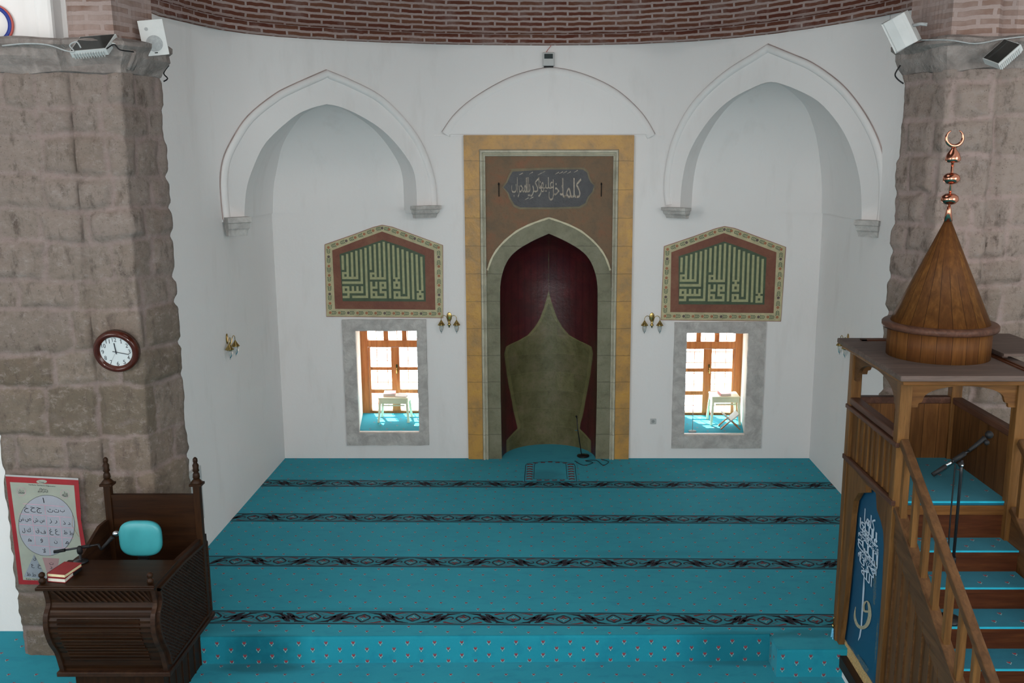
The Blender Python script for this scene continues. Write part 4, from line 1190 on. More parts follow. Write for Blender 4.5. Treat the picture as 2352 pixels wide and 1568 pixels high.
# arch band with cream edge
def bandpts(P, s, k=3): return [(NXC + s * w, z) for w, z in (smoothpts(P[:7], k) + [tuple(q) for q in P[7:]])]
b = B()
for s in (-1, 1):
    o = bandpts(OPROF, s); lo = []
    tot = len(o)
    ii = bandpts(NPROF[:7] + NPROF[6:7] + NPROF[7:], s)
    # resample both along their length
    def res(P, n):
        L = [0]
        for a, c in zip(P, P[1:]): L.append(L[-1] + math.hypot(c[0] - a[0], c[1] - a[1]))
        out = []
        for k in range(n):
            t = L[-1] * k / (n - 1); j = max(i for i in range(len(L)) if L[i] <= t + 1e-9); j = min(j, len(P) - 2)
            f = (t - L[j]) / max(1e-9, L[j + 1] - L[j]); out.append((P[j][0] + (P[j + 1][0] - P[j][0]) * f, P[j][1] + (P[j + 1][1] - P[j][1]) * f))
        return out
    o2 = res(o, 60); i2 = res(ii, 60)
    b.grid([[(x, YF + .004, z) for x, z in o2], [(x, YF + .004, z) for x, z in i2]], M['green_band'], smooth=False)
    b.grid([[(x, YF + .004, z) for x, z in i2], [(x, YB + .01, z) for x, z in i2]], M['green_band'], smooth=False)
    # strip between the band and the frame moulding
    xe = ix0 if s < 0 else ix1
    b.grid([[(x, YF + .004, z) for x, z in o2], [(x, YP + .001, z) for x, z in o2]], M['green_band'], smooth=False)
    lowo = [q for q in o2 if q[1] < OPROF[6][1] + .02]
    b.grid([[(x, YF + .005, z) for x, z in lowo], [(xe, YF + .005, z) for x, z in lowo]], M['green_band'], smooth=False)
b.build('arch_band', mroot)
b = B()
for s in (-1, 1):
    o = [(NXC + s * w, z) for w, z in smoothpts(OPROF[:6], 4)]
    stroke(b, [(x, z + .012) for x, z in o], [.020 + .008 * math.sin(i) ** 2 for i in range(len(o))], M['cream_line'], lambda u, v: Vector((u, YF - .002, v)))
b.build('cream_arch_line', mroot)
# niche
b = B(); rows = []; uvs = []
levels = [(w, z) for w, z in (smoothpts(NPROF[:6], 6) + NPROF[6:])]
lv = []
for a, c in zip(levels, levels[1:]):
    k = max(1, int(abs(a[1] - c[1]) / .06))
    for i in range(k): lv.append((a[0] + (c[0] - a[0]) * i / k, a[1] + (c[1] - a[1]) * i / k))
lv.append(levels[-1])
na = 40
for w, z in lv:
    w = max(w, .002); dep = ND * (w / NW) ** .8
    rows.append([(NXC - w * math.cos(PI * k / na), YB + dep * math.sin(PI * k / na), z) for k in range(na + 1)])
    uvs.append([(-w * math.cos(PI * k / na), z) for k in range(na + 1)])
b.grid(rows, M['niche'], uvs, smooth=True)
b.build('niche', mroot)
# plaque
def pq(px, py, off=0): p = onY(px, py, YP); p.y = YP - .02 - off; return p
half = [(1170, 392), (1262, 389), (1338, 389), (1348, 396), (1352, 410), (1356, 418), (1364, 426), (1360, 440), (1350, 452), (1344, 466), (1330, 474), (1262, 476), (1195, 476), (1182, 470), (1173, 455), (1168, 442), (1157, 430), (1166, 418), (1171, 405), (1178, 394)]
out_ = [(x + (x - 1262) * .035, y + (y - 432) * .10) for x, y in half]
b = B(); b.prism([pq(*q, -.004) for q in out_], (0, .02, 0), M['plaque_rim']); pl = b.build('plaque', mroot)
b = B(); b.prism([pq(*q, .002) for q in half[1:]], (0, .02, 0), M['plaque']); b.build('plaque_field', pl)
b = B()
def ar(*cps): return ''.join(chr(c) for c in cps)
# visual (left-to-right) order of the shaped words of the inscription
w1 = ar(0xFE8E, 0xFEE4, 0xFEE0, 0xFEDB); w2 = ar(0xFEDE, 0xFEA7, 0xFEA9); w2 = ar(0xFEDE, 0xFEA7) + ar(0xFEA9)
w3 = ar(0xFE8E, 0xFEEC, 0xFEF4, 0xFEE0, 0xFECB); w4 = ar(0xFE8E, 0xFEF3, 0xFEAE, 0xFEDB, 0xFEAF); w5 = ar(0xFE8F, 0xFE8D, 0xFEAE, 0xFEA4, 0xFEE4, 0xFEDF, 0xFE8D)
for wi, (w_, cx_, cy_, ww, hh) in enumerate(((w1, 1313, 432, 44, 46), (w2, 1277, 436, 34, 48), (w3, 1254, 424, 34, 34), (w4, 1226, 430, 36, 44), (w5, 1195, 430, 40, 46))):
    c = pq(cx_, cy_, .004 + wi * .0006); sc = (onY(1300, 400, YP) - onY(1200, 400, YP)).length / 100
    text(b, w_, c, ww * sc, hh * sc, M['plaque_ink'])
for (xa, ya) in ((1275, 400), (1284, 399), (1293, 398), (1302, 399), (1318, 396), (1235, 402), (1243, 398), (1215, 400), (1192, 402), (1205, 459), (1216, 457)):
    stroke(b, [(0, 0), (9, -5)], [.5, 2.2], M['plaque_ink'], lambda u, v, xa=xa, ya=ya: pq(xa + u, ya + v, .004))
b.build('inscription', pl)
for x_ in (1146, 1381):
    b = B(); p = pq(x_, 428); b.tube([p + Vector((0, 0, -.13)), p + Vector((0, -.004, .05))], .006, M['black'], 6); b.sphere(p + Vector((0, -.01, .03)), .012, M['black']); b.build('hook', mroot)

# ================================================================== murals
def mural(ox, oy, sx, sy, tl, label):
    """ox.. map the survey coordinates of the left mural (crop pixels) onto the wall"""
    def mp(u, v, lay=0):
        px = 740 + u / 6.818; py = 510 + v / 6.818
        p = onY(px, py, YB); return Vector((p.x, YB - .012 - .0015 * lay, p.z))
    q = mp(970, 1480)
    root = empty('wall_mural', (q.x, YB, q.z), label, 'wall painting', 'painted calligraphy panels above the windows')
    out = [(45, 350), (480, 200), (800, 80), (940, 45), (1100, 75), (1500, 220), (1890, 360), (1895, 1495), (70, 1475)]
    red = [(160, 440), (560, 285), (940, 145), (1350, 290), (1755, 440), (1775, 1370), (205, 1355)]
    grn = [(275, 500), (620, 390), (950, 275), (1300, 390), (1610, 520), (1625, 1240), (325, 1235)]
    b = B(); b.prism([mp(*p_) for p_ in out], (0, .012, 0), M['p_cream']); bd = b.build('floral_border', root)
    b = B(); mo = lambda u, v: mp(u, v, .6)
    stroke(b, out + [out[0]], 8, M['p_line'], mo)
    rr = random.Random(3)
    def edge_pts():
        mid = [(100, 395), (520, 240), (870, 105), (940, 92), (1050, 112), (1450, 255), (1825, 395), (1835, 1432), (130, 1415)]
        L = []
        for a, c in zip(mid, mid[1:] + mid[:1]):
            d = math.hypot(c[0] - a[0], c[1] - a[1]); k = max(1, round(d / 72))
            for i in range(k): L.append((a[0] + (c[0] - a[0]) * i / k, a[1] + (c[1] - a[1]) * i / k, math.atan2(c[1] - a[1], c[0] - a[0])))
        return L
    for i, (u, v, an) in enumerate(edge_pts()):
        if i % 2 == 0:
            mm = M['p_brown'] if i % 8 == 4 else M['p_orange']; r = 23
            b.poly([mo(u + r * math.cos(t * PI / 4), v + r * math.sin(t * PI / 4)) for t in range(8)], mm)
        else:
            for sg in (-1, 1):
                for k in range(3):
                    a0 = an + sg * (.75 + .1 * k); su = u + (k - 1) * 26 * math.cos(an); sv = v + (k - 1) * 26 * math.sin(an); l = 42
                    e = (su + l * math.cos(a0), sv + l * math.sin(a0)); md = ((su + e[0]) / 2, (sv + e[1]) / 2)
                    stroke(b, [(su, sv), md, e], [3, 17, 3], M['p_leaf'], mo)
    b.build('flowers_and_leaves', bd)
    b = B(); b.poly([mp(*p_, 1) for p_ in red], M['p_red']); b.build('red_frame', root)
    b = B(); b.poly([mp(*p_, 2) for p_ in grn], M['p_green']); fld = b.build('green_field', root)
    b = B()
    rn = [0]
    def R(x0, x1, y0, y1):
        # the square script leans slightly with the panel: x drifts with height
        rn[0] += 1; L3 = 3 + rn[0] * .012
        sk = lambda v: (v - 500) * .033
        b.poly([mp(x0 - 8 + sk(y0), y0, L3), mp(x1 - 8 + sk(y0), y0, L3), mp(x1 - 8 + sk(y1), y1, L3), mp(x0 - 8 + sk(y1), y1, L3)], M['p_letter'])
    U = 36.2; X0 = 312
    X = lambda i: X0 + i * U
    tops = [520, 495, 470, 445, 425, 400, 375, 345, 325, 305, 330, 360, 400, 425, 455, 480, 505, 540]
    bots = [745, 860, 860, 860, 940, 1160, 745, 860, 860, 860, 1190, 888, 888, 1120, 1170, 1205, 1075, 1075]
    for k in range(18): R(X(2 * k), X(2 * k) + U, tops[k], bots[k])
    R(X(0), X(7), 852, 890); R(X(0), X(1) - 0, 778, 855); R(X(0), X(3), 778, 812)          # eye of the first word
    R(X(0), X(9), 925, 965)
    R(X(4) + 4, X(11), 1148, 1185)
    R(X(0), X(9), 1075, 1110); R(X(0), X(1), 1000, 1110); R(X(2), X(3), 1000, 1110); R(X(0), X(3), 1000, 1034)
    for i in (4, 6, 8): R(X(i), X(i) + U, 1000, 1080)
    R(X(2), X(3), 1105, 1185); R(X(0), X(3), 1150, 1187)
    R(X(12), X(19), 858, 896); R(X(12), X(13), 785, 860); R(X(12), X(15), 785, 818)
    R(X(12), X(13), 930, 1190); R(X(12), X(15), 1005, 1040); R(X(14) + 8, X(15) + 6, 930, 1040)
    R(X(12), X(15), 1078, 1112); R(X(14), X(15), 1078, 1190); R(X(12), X(19), 1154, 1190)
    R(X(16), X(19), 930, 966); R(X(16), X(17), 930, 1112); R(X(18), X(19), 930, 1042); R(X(16), X(19), 1006, 1042)
    R(X(16), X(19), 1076, 1112); R(X(18), X(19), 1076, 1190)
    R(X(23), X(24), 862, 930); R(X(22), X(25), 926, 962); R(X(22), X(25), 1006, 1042); R(X(22), X(23), 926, 1042); R(X(24), X(25), 926, 1042)
    R(X(22), X(25), 1078, 1112); R(X(22), X(23), 1078, 1196); R(X(24), X(25), 1078, 1196); R(X(22), X(29), 1160, 1198)
    R(X(33), X(34), 1060, 1110); R(X(32), X(35), 1106, 1142); R(X(32), X(33), 1106, 1212); R(X(34), X(35), 1106, 1212); R(X(32), X(35), 1178, 1212)
    b.build('square_script', fld)
    return root
mu = mural(0, 0, 0, 0, 0, 'gabled calligraphy mural above the window left of the niche')
# second one on the other side of the niche, a shade larger
pL0 = onY(750, 726.8, YB); pR0 = onY(1516, 735, YB); pR1 = onY(1791, 732, YB)
scx = (onY(1796.4, 574, YB).x - onY(1518, 570.4, YB).x) / (onY(1017, 563, YB).x - onY(746.6, 561, YB).x)
scz = (onY(1655, 517, YB).z - onY(1655, 734, YB).z) / (onY(878, 517, YB).z - onY(878, 729, YB).z)
mur2 = copy_tree(mu, ((pR0.x + pR1.x) / 2 + .0, YB, onY(1650, 735, YB).z), 'gabled calligraphy mural above the window right of the niche', 0, (scx, 1, scz))

# ================================================================== sconces
def sconce():
    root = empty('wall_sconce', (0, 0, 0), 'x', 'wall lamp', 'brass two-armed wall lamps')
    b = B(); rows = []
    b.sphere((0, -.006, .035), .036, M['brass'], 20, 1, .22, 1.75); b.build('back_plate', root)
    b = B(); b.lathe([(.003, -.085), (.010, -.075), (.008, -.062), (.022, -.052), (.024, -.042), (.014, -.025), (.010, .0), (.008, .02)], (0, -.03, -.025), M['brass'], 14); b.build('hub', root)
    for s in (-1, 1):
        pts = smoothpts([(0, -.028, -.055), (s * .018, -.045, -.01), (s * .035, -.055, .045), (s * .068, -.058, .062), (s * .098, -.06, .040), (s * .103, -.06, -.005)], 5)
        b = B(); b.tube(pts, .0042, M['brass'], 8); arm = b.build('arm', root)
        c = (s * .103, -.06, 0)
        b = B(); b.lathe([(.006, .0), (.010, -.006), (.018, -.022), (.034, -.045), (.047, -.062), (.048, -.070), (.044, -.070)], c, M['brass'], 24); b.build('cone_shade', arm)
        b = B(); b.lathe([(.020, -.060), (.031, -.085), (.033, -.105), (.028, -.130), (.020, -.150), (.009, -.166), (.004, -.172), (.008, -.180), (.0, -.186)], c, M['bulb'], 20); b.build('glass_bulb', arm)
    return root
sc0 = sconce()
p = onY(1032, 733, YB); sc0.location = p; sc0['label'] = 'brass wall lamp beside the left window, between it and the niche'
copy_tree(sc0, onY(1497, 734, YB), 'brass wall lamp between the niche and the right window')
copy_tree(sc0, onX(521, 785, XL), 'brass wall lamp on the left side wall near the clock', PI / 2 - 0)
copy_tree(sc0, onX(1948, 784, XR), 'brass wall lamp on the right side wall behind the pulpit canopy', -PI / 2)

# ================================================================== clock
YCK = 7.595
c = onY(268, 806, YCK); rr = .182
root = empty('wall_clock', c, 'round wall clock with dark red wooden rim on the left stone pier', 'clock')
TILT = Matrix()
root.rotation_euler = (math.radians(11), 0, math.radians(4))      # hangs from its nail, leaning forward
def ck(r, a, off=0): # a clockwise from 12, radians
    v = TILT @ Vector((r * math.sin(a), 0, r * math.cos(a))); return c + v + Vector((0, -off, 0))
b = B(); b.lathe([(rr * .70, -.012), (rr * .76, -.036), (rr * .86, -.046), (rr * .96, -.034), (rr, -.012), (rr, .028)], c, M['clock_rim'], 56, 'y'); b.build('rim', root)
b = B(); b.lathe([(.0001, -.014), (rr * .74, -.014)], c, M['clock_face'], 48, 'y'); fc_ = b.build('dial', root)
b = B()
ux = TILT @ Vector((1, 0, 0)); uy = TILT @ Vector((0, 0, 1))
for h in range(1, 13):
    p = ck(rr * .585, h * PI / 6, .0155)
    if h == 1:
        b.bar(p - uy * .017, p + uy * .018, .0045, .0006, M['ink'], (0, 1, 0)); b.bar(p + uy * .016, p + uy * .008 - ux * .008, .003, .0005, M['ink'], (0, 1, 0)); b.bar(p - uy * .017 - ux * .006, p - uy * .017 + ux * .006, .003, .0005, M['ink'], (0, 1, 0)); continue
    text(b, str(h), p, (.032 if h > 9 else .019), .036, M['ink'], ux, uy)
for i in range(60):
    a = i * PI / 30; stroke(b, [(0, 0), (0, .004)], .0035 if i % 5 == 0 else .0012, M['ink'], lambda u, v, a=a: ck(rr * .68 + v, a + u / .12, .0155))
b.build('numerals', fc_)
b = B(); b.bar(ck(-.02, -.06, .019), ck(.078, -.06, .019), .007, .003, M['ink'], (0, 1, 0)); b.build('hour_hand', root)
b = B(); b.bar(ck(-.026, 1.80, .022), ck(.106, 1.80, .022), .005, .003, M['ink'], (0, 1, 0)); b.build('minute_hand', root)
b = B(); b.bar(ck(-.015, 3.66, .024), ck(.085, 3.66, .024), .0012, .001, M['ink'], (0, 1, 0)); b.build('second_hand', root)

# ================================================================== speakers, lamps, display
def speaker(p, yaw, pitch, label, roll=0, lean=0):
    R = Matrix.Translation(p) @ Matrix.Rotation(lean, 4, 'Y') @ Matrix.Rotation(yaw, 4, 'Z') @ Matrix.Rotation(pitch, 4, 'X') @ Matrix.Rotation(roll, 4, 'Y')
    root = empty('loudspeaker', p, label, 'loudspeaker', 'white loudspeakers on the capitals')
    w, h, d = .178, .262, .19
    T = lambda x, y, z: R @ Vector((x, y, z))
    b = B(); b.prism([T(x, -d / 2, z) for x, z in ((-w / 2, -h / 2), (w / 2, -h / 2), (w / 2, h / 2), (-w / 2, h / 2))], R.to_3x3() @ Vector((0, .02, 0)), M['white_plastic'])
    rows = []
    for y, k in ((-d / 2 + .02, 1), (0, .98), (d * .35, .82), (d / 2, .6)):
        rows.append([T(-w / 2 * k, y, -h / 2), T(w / 2 * k, y, -h / 2), T(w / 2 * k, y, h / 2), T(-w / 2 * k, y, h / 2)])
    b.grid(rows, M['white_plastic'], smooth=False, closed=True); b.poly(rows[-1][::-1], M['white_plastic']); b.build('cabinet', root, bevel=.006)
    def disc(nm, x, z, r, m):
        b = B(); b.prism([T(x + r * math.cos(2 * PI * k / 28), -d / 2 - .002, z + r * math.sin(2 * PI * k / 28)) for k in range(28)], R.to_3x3() @ Vector((0, .004, 0)), m); b.build(nm, root)
    disc('woofer_grille', 0, -.045, .064, M['grey_plastic']); disc('tweeter', -.04, .07, .014, M['grey_plastic']); disc('tweeter', .028, .07, .014, M['white_plastic'])
    b = B(); b.tube([T(0, d / 2, 0), T(0, d / 2 + .06, -.02), T(0, d / 2 + .1, -.05)], .014, M['grey_plastic']); b.build('bracket', root)
    b = B(); b.box(-.012, .012, -d / 2 - .004, -d / 2 + .004, -h / 2 + .010, -h / 2 + .018, M['black'], R); b.build('badge', root)
    return root
pS = onY(356, 88, 7.98); speaker(pS, math.radians(14), math.radians(4), 'white loudspeaker with round grey grille on the left pier capital', math.radians(-7))
pS = onY(2072, 72, 8.1); speaker(pS, math.radians(-128), math.radians(6), 'white loudspeaker turned sideways on the right pier capital', 0, math.radians(-24))
def floodlight(c, ux, uy, w, h, label):
    root = empty('floodlight', c, label, 'floodlight', 'flat floodlights lying on the capitals')
    c = Vector(c); ux = Vector(ux).normalized(); uy = Vector(uy).normalized(); n = ux.cross(uy).normalized()
    q = lambda a, e, t: c + ux * a * w / 2 + uy * e * h / 2 + n * t
    b = B(); b.prism([q(-1, -1, 0), q(1, -1, 0), q(1, 1, 0), q(-1, 1, 0)], n * -.06, M['white_plastic']); b.build('housing', root)
    b = B(); b.prism([q(-.94, -.92, .004), q(.94, -.92, .004), q(.94, .92, .004), q(-.94, .92, .004)], n * -.006, M['dark_glass']); b.build('glass_front', root)
    b = B()
    for i in range(12):
        t = -.8 + 1.6 * i / 11; b.bar(q(t, -1.0, -.02), q(t, -1.0, -.02) + n * -.045, .004, .03, M['white_plastic'])
    b.build('cooling_fins', root)
    b = B(); b.bar(q(1, 0, -.02), q(1.25, .1, -.05), .02, .01, M['white_plastic']); b.tube([q(1.25, .1, -.05), q(1.35, .2, -.1)], .008, M['blackmetal']); b.build('bracket', root)
cF = onY(213, 98, 7.52); floodlight(cF, (1, .12, .10), (.22, .66, .72), .27, .17, 'flat floodlight lying face up on the left pier capital')
cF = onY(2300, 118, 7.65); floodlight(cF, (.72, 0, .66), (-.297, .864, .324), .22, .18, 'tilted floodlight fixed to the right pier capital')
# display box above the blind arch
c = onY(1260, 137, YB); root = empty('display_box', c, 'small white box with dark screen on the apex of the blind arch', 'display')
b = B(); b.box(c.x - .075, c.x + .075, YB - .07, YB, c.z - .085, c.z + .085, M['white_plastic']); b.build('case', root, bevel=.012)
b = B(); b.box(c.x - .055, c.x + .055, YB - .073, YB - .069, c.z + .005, c.z + .065, M['green_glass']); b.build('screen', root)
b = B(); b.box(c.x - .060, c.x + .060, YB - .068, YB - .0, c.z - .100, c.z - .083, M['black']); b.build('foot', root)
b = B(); b.tube(smoothpts([(c.x - .03, YB - .02, c.z + .085), (c.x - .01, YB - .02, c.z + .12), (c.x + .03, YB - .03, c.z + .17), (c.x + .04, YB - .02, c.z + .22)], 3), .004, M['red_paint'], 6); b.build('wire', root)
# cables by the capitals
def cable(pts, r, m, label, nm='cable'):
    b = B(); b.tube(smoothpts(pts, 4), r, m, 6); return tag(b.build(nm), label, 'cable')
cable([onY(5, 105, 7.5), onY(60, 100, 7.5), onY(110, 103, 7.5), onY(150, 116, 7.45), onY(170, 118, 7.45), onY(160, 104, 7.45), onY(176, 96, 7.45), onY(186, 110, 7.46)], .006, M['grey_plastic'], 'grey cable running along the top of the left capital')
cable([onY(245, 112, 7.45), onY(262, 102, 7.5), onY(275, 114, 7.5), onY(300, 118, 7.6), onY(322, 122, 8.0)], .005, M['black'], 'thin cable from the left floodlight to the loudspeaker')
cable([onY(388, 150, 8.5), onY(376, 168, 8.5), onY(385, 180, 8.5), onY(376, 187, 8.5)], .006, M['black'], 'short black wire loop below the left capital corner')
cable([onY(2068, 150, 8.2), onY(2056, 170, 8.2), onY(2062, 182, 8.2), onY(2075, 192, 8.2)], .006, M['black'], 'short black wire loop below the right capital corner')
cable([onY(2110, 92, 8.05), onY(2180, 92, 7.8), onY(2240, 100, 7.75), onY(2300, 90, 7.7), onY(2352, 84, 7.7)], .006, M['grey_plastic'], 'grey cable running above the right capital')
# roundel at the far left
c = onY(-12, 56, 8.08); root = empty('wall_roundel', c, 'white roundel with blue ring cut by the left picture edge', 'roundel')
b = B(); b.lathe([(.0001, -.012), (.135, -.012), (.14, .0)], c, M['plaster'], 40, 'y'); b.build('disc', root)
b = B(); b.lathe([(.118, -.010), (.120, -.022), (.148, -.022), (.150, .0)], c, M['blue_paint'], 48, 'y'); b.build('blue_ring', root)
b = B(); b.lathe([(.148, -.008), (.148, -.020), (.160, -.016), (.160, .0)], c, M['red_paint'], 48, 'y'); b.build('red_outline', root)
# socket on the back wall
c = onY(1500, 967, YB); root = empty('wall_socket', c, 'small square power socket low on the wall beside the right window', 'socket')
b = B(); b.box(c.x - .04, c.x + .04, YB - .012, YB, c.z - .04, c.z + .04, M['white_plastic']); b.build('cover', root, bevel=.004)
b = B(); b.lathe([(.018, -.0135), (.02, -.016), (.022, -.0125)], (c.x, YB, c.z), M['grey_plastic'], 16, 'y'); b.build('outlet_ring', root)
# white panel on left wall behind desk
p0 = onX(462, 1068, XL + .05); p1 = onX(474, 1185, XL + .05)
b = B(); b.box(XL, XL + .05, p0.y - .55, p0.y, p1.z, p0.z, M['white_plastic'])
tag(b.build('wall_panel', bevel=.006), 'white flat panel on the left wall behind the wooden desk', 'panel')

# ================================================================== poster
YPO = 7.60
def cp(u, v, lay=0):       # survey coordinates on the poster photograph
    p = onY(u / 5.6, 1080 + v / 5.6, YPO); return Vector((p.x, YPO - .002 - .0012 * lay, p.z))
p0 = cp(75, 75); root = empty('alphabet_poster', cp(640, 1470), 'red bordered Arabic alphabet poster hung on the left stone pier', 'poster')
def sheet(nm, pts, m, lay, par):
    b = B(); b.prism([cp(*q, lay) for q in pts], (0, .001, 0), m); return b.build(nm, par)
outl = [(72, 72), (1010, 122), (1042, 560), (1040, 620), (1100, 960), (1165, 1480), (245, 1462)]
s1 = sheet('red_border', outl, M['ch_red'], 0, root)
sheet('white_top_edge', [(70, 52), (1005, 100), (1010, 124), (72, 74)], M['ch_white'], .2, root)
fld = sheet('printed_field', [(130, 148), (955, 190), (985, 560), (1045, 960), (1105, 1440), (300, 1405)], M['ch_bg'], 1, root)
ell = lambda cx, cy, rx, ry, n=48: [(cx + rx * math.cos(2 * PI * k / n), cy + ry * math.sin(2 * PI * k / n)) for k in range(n)]
ci = sheet('letter_circle', ell(604, 705, 360, 390), M['ch_lav'], 2, fld)
b = B(); mo = lambda u, v: cp(u, v, 3)
for l in ([(300, 425), (830, 462)], [(245, 556), (920, 602)], [(243, 688), (955, 738)], [(275, 820), (955, 868)], [(375, 955), (900, 1000)],
          [(578, 445), (590, 560)], [(420, 575), (430, 695)], [(597, 580), (607, 705)], [(772, 590), (785, 720)],
          [(432, 705), (447, 825)], [(612, 718), (622, 838)], [(790, 730), (800, 850)], [(450, 842), (460, 958)], [(628, 855), (640, 970)], [(800, 862), (808, 980)], [(640, 975), (650, 1090)]):
    stroke(b, l, 7, M['ch_line'], mo)
e_ = ell(604, 705, 360, 390); stroke(b, e_ + e_[:1], 4, M['ink'], mo)
# corner stars, flourishes
for cx_, cy_ in ((277, 270), (838, 300)):
    st = [(cx_ + (62 if k % 2 else 48) * math.cos(k * PI / 8), cy_ + (62 if k % 2 else 48) * math.sin(k * PI / 8)) for k in range(17)]; stroke(b, st, 4, M['ch_line'], mo)
b.build('ruled_lines', fld)
b = B()
uxp = (cp(900, 700) - cp(300, 660)).normalized(); uyp = Vector((-.06, 0, 1)).normalized(); k5 = (cp(700, 700) - cp(600, 700)).length / 100
LET = [('ا', 565, 380, 14, 70), ('ج', 508, 510, 62, 78), ('ح', 430, 500, 62, 72), ('خ', 345, 498, 62, 84), ('ب', 808, 522, 56, 44), ('ت', 730, 515, 66, 46), ('ث', 650, 512, 68, 50),
       ('د', 893, 680, 32, 34), ('ذ', 830, 668, 34, 50), ('ر', 725, 660, 32, 44), ('ز', 655, 650, 30, 62), ('س', 548, 650, 62, 52), ('ش', 465, 640, 62, 66), ('ص', 368, 635, 74, 52), ('ض', 280, 630, 68, 62),
       ('ط', 920, 800, 50, 56), ('ظ', 845, 790, 48, 56), ('ع', 740, 790, 52, 78), ('غ', 665, 785, 50, 92), ('ف', 560, 785, 66, 54), ('ق', 487, 772, 46, 66), ('ك', 375, 760, 48, 62), ('ل', 308, 768, 38, 68),
       (chr(0xFEE3), 865, 925, 46, 36), ('ن', 722, 915, 42, 50), ('و', 542, 900, 30, 54), (chr(0xFEEB), 387, 890, 50, 42), (chr(0xFEFB), 572, 1025, 36, 60), ('ء', 715, 1035, 28, 30),
       ('ق', 450, 1130, 38, 56), ('ع', 428, 1225, 40, 56), ('خ', 510, 1228, 44, 66), ('ظ', 372, 1328, 52, 52), ('ط', 440, 1335, 52, 52), ('ض', 525, 1335, 50, 46), ('ت', 665, 1192, 54, 34), ('ذ', 660, 1240, 32, 42),
       (chr(0xFDF2), 838, 300, 70, 72), (chr(0xFDF4), 277, 268, 80, 56), (chr(0xFDFD), 555, 255, 130, 72)]
for s_, u, v, w_, h_ in LET: text(b, s_, cp(u, v, 4), w_ * k5, h_ * k5, M['ink'], uxp, uyp)
text(b, 'Harflerin İsimlerini Öğrenelim', cp(545, 190, 4), 340 * k5, 26 * k5, M['ink'], uxp, uyp)
text(b, 'Kalın Harfler', cp(430, 1395, 4), 180 * k5, 26 * k5, M['ink'], uxp, uyp)
b.build('alphabet_print', fld)
t1 = sheet('letter_triangle', [(443, 1075), (610, 1400), (310, 1365)], M['ch_blue'], 2, fld)
t2 = sheet('pink_trapezoid', [(548, 1118), (765, 1130), (730, 1330), (610, 1320)], M['ch_pink'], 2, fld)
sheet('title_badge', ell(538, 142, 68, 24, 24), M['ch_bg'], 1.5, root)
b = B(); text(b, 'Cüzü', cp(540, 150, 2.2), 60 * k5, 20 * k5, M['ink'], uxp, uyp); b.build('badge_text', root)
b = B(); stroke(b, [(940, 565), (930, 700), (985, 800), (1020, 850)], 6, simple('brown_tear', (.25, .18, .10)), lambda u, v: cp(u, v, 2.4)); b.build('paper_tear', root)

# ================================================================== preacher's desk (left)
DXR = -2.90; DXL = -3.735; TH = .035
sil = [(353.5, 1350), (361, 1385), (356, 1415), (357, 1447), (364.7, 1477), (377, 1502), (386, 1532)]
SP = [(onX(*q, DXR).y, onX(*q, DXR).z) for q in sil]
zTop = .955; zBot = .175; YRr = 7.58
SP[0] = (SP[0][0], zTop - .01); SP[-1] = (SP[-1][0], zBot)
spf = smoothpts(SP, 5)
droot = empty('preaching_desk', ((DXL + DXR) / 2, 7.05, ZLOW), 'dark carved wooden preaching desk with two finial posts at the left', 'desk')
def sidepoly(X, ins=0): return [Vector((X, y, z)) for y, z in spf] + [Vector((X, YRr, zBot)), Vector((X, YRr, zTop - .045)), Vector((X, 7.0, zTop - .01))]
for X, nm in ((DXR, 'side_panel'), (DXL, 'side_panel')):
    b = B(); off = -TH if X == DXR else TH
    b.prism(sidepoly(X), (off, 0, 0), M['desk_y']); sp = b.build(nm, droot)
    if X == DXR:
        # lattice on the outer face, clipped to the panel outline
        outl = [(y + .02, z) for y, z in spf]; poly = [(y, z) for y, z in outl] + [(YRr - .04, zBot + .05), (YRr - .04, zTop - .10), (7.0, zTop - .06)]
        poly = [(min(YRr - .045, y + .03), max(zBot + .05, min(zTop - .06, z))) for y, z in poly]
        b = B(); b.poly([Vector((X + .002, y, z)) for y, z in poly], M['lattice_back'])
        def clip(y0, z0, dy, dz):
            ts = []
            for (a, c), (e, f) in zip(poly, poly[1:] + poly[:1]):
                den = dy * (f - c) - dz * (e - a)
                if abs(den) < 1e-9: continue
                t = ((a - y0) * (f - c) - (c - z0) * (e - a)) / den; s = ((a - y0) * dz - (c - z0) * dy) / den
                if 0 <= s <= 1: ts.append(t)
            ts.sort(); return [(ts[i], ts[i + 1]) for i in range(0, len(ts) - 1, 2)]
        for k in range(-45, 75):
            for dy, dz, dd in ((.8, .6, 0), (.8, -.6, 1)):
                y0 = 6.4; z0 = zBot + k * .030
                for t0, t1 in clip(y0, z0, dy, dz):
                    if t1 - t0 > .01: b.bar((X + .006 + dd * .005, y0 + dy * t0, z0 + dz * t0), (X + .006 + dd * .005, y0 + dy * t1, z0 + dz * t1), .009, .010, M['lattice'], (1, 0, 0))
        b.build('lattice', sp)
        b = B()
        path = [Vector((X + .008, y, z)) for y, z in poly]
        for a, c in zip(path, path[1:] + path[:1]):
            if (c - a).length > .005: b.bar(a, c, .022, .028, M['desk_y'], (1, 0, 0))
        b.build('lattice_frame', sp)
# bulging front of slats
b = B(); xs = [DXL + .02, DXR - .02]
rows = []; lng = []
for i, (y, z) in enumerate(spf):
    g = .006 if (i % 2 and i > 6) else 0
    rows.append([(x, y + .012 + g, z) for x in xs])
b.grid(rows, M['desk_h'], smooth=False); b.build('curved_front', droot)
b = B()
z = .30
while z < .72:
    y = interp([(q[1], q[0]) for q in reversed(spf)], z) + .012; b.box(DXL + .10, DXR - .12, y - .006, y + .006, z - .006, z + .006, M['desk_h']); z += .035
b.build('front_ribs', droot)
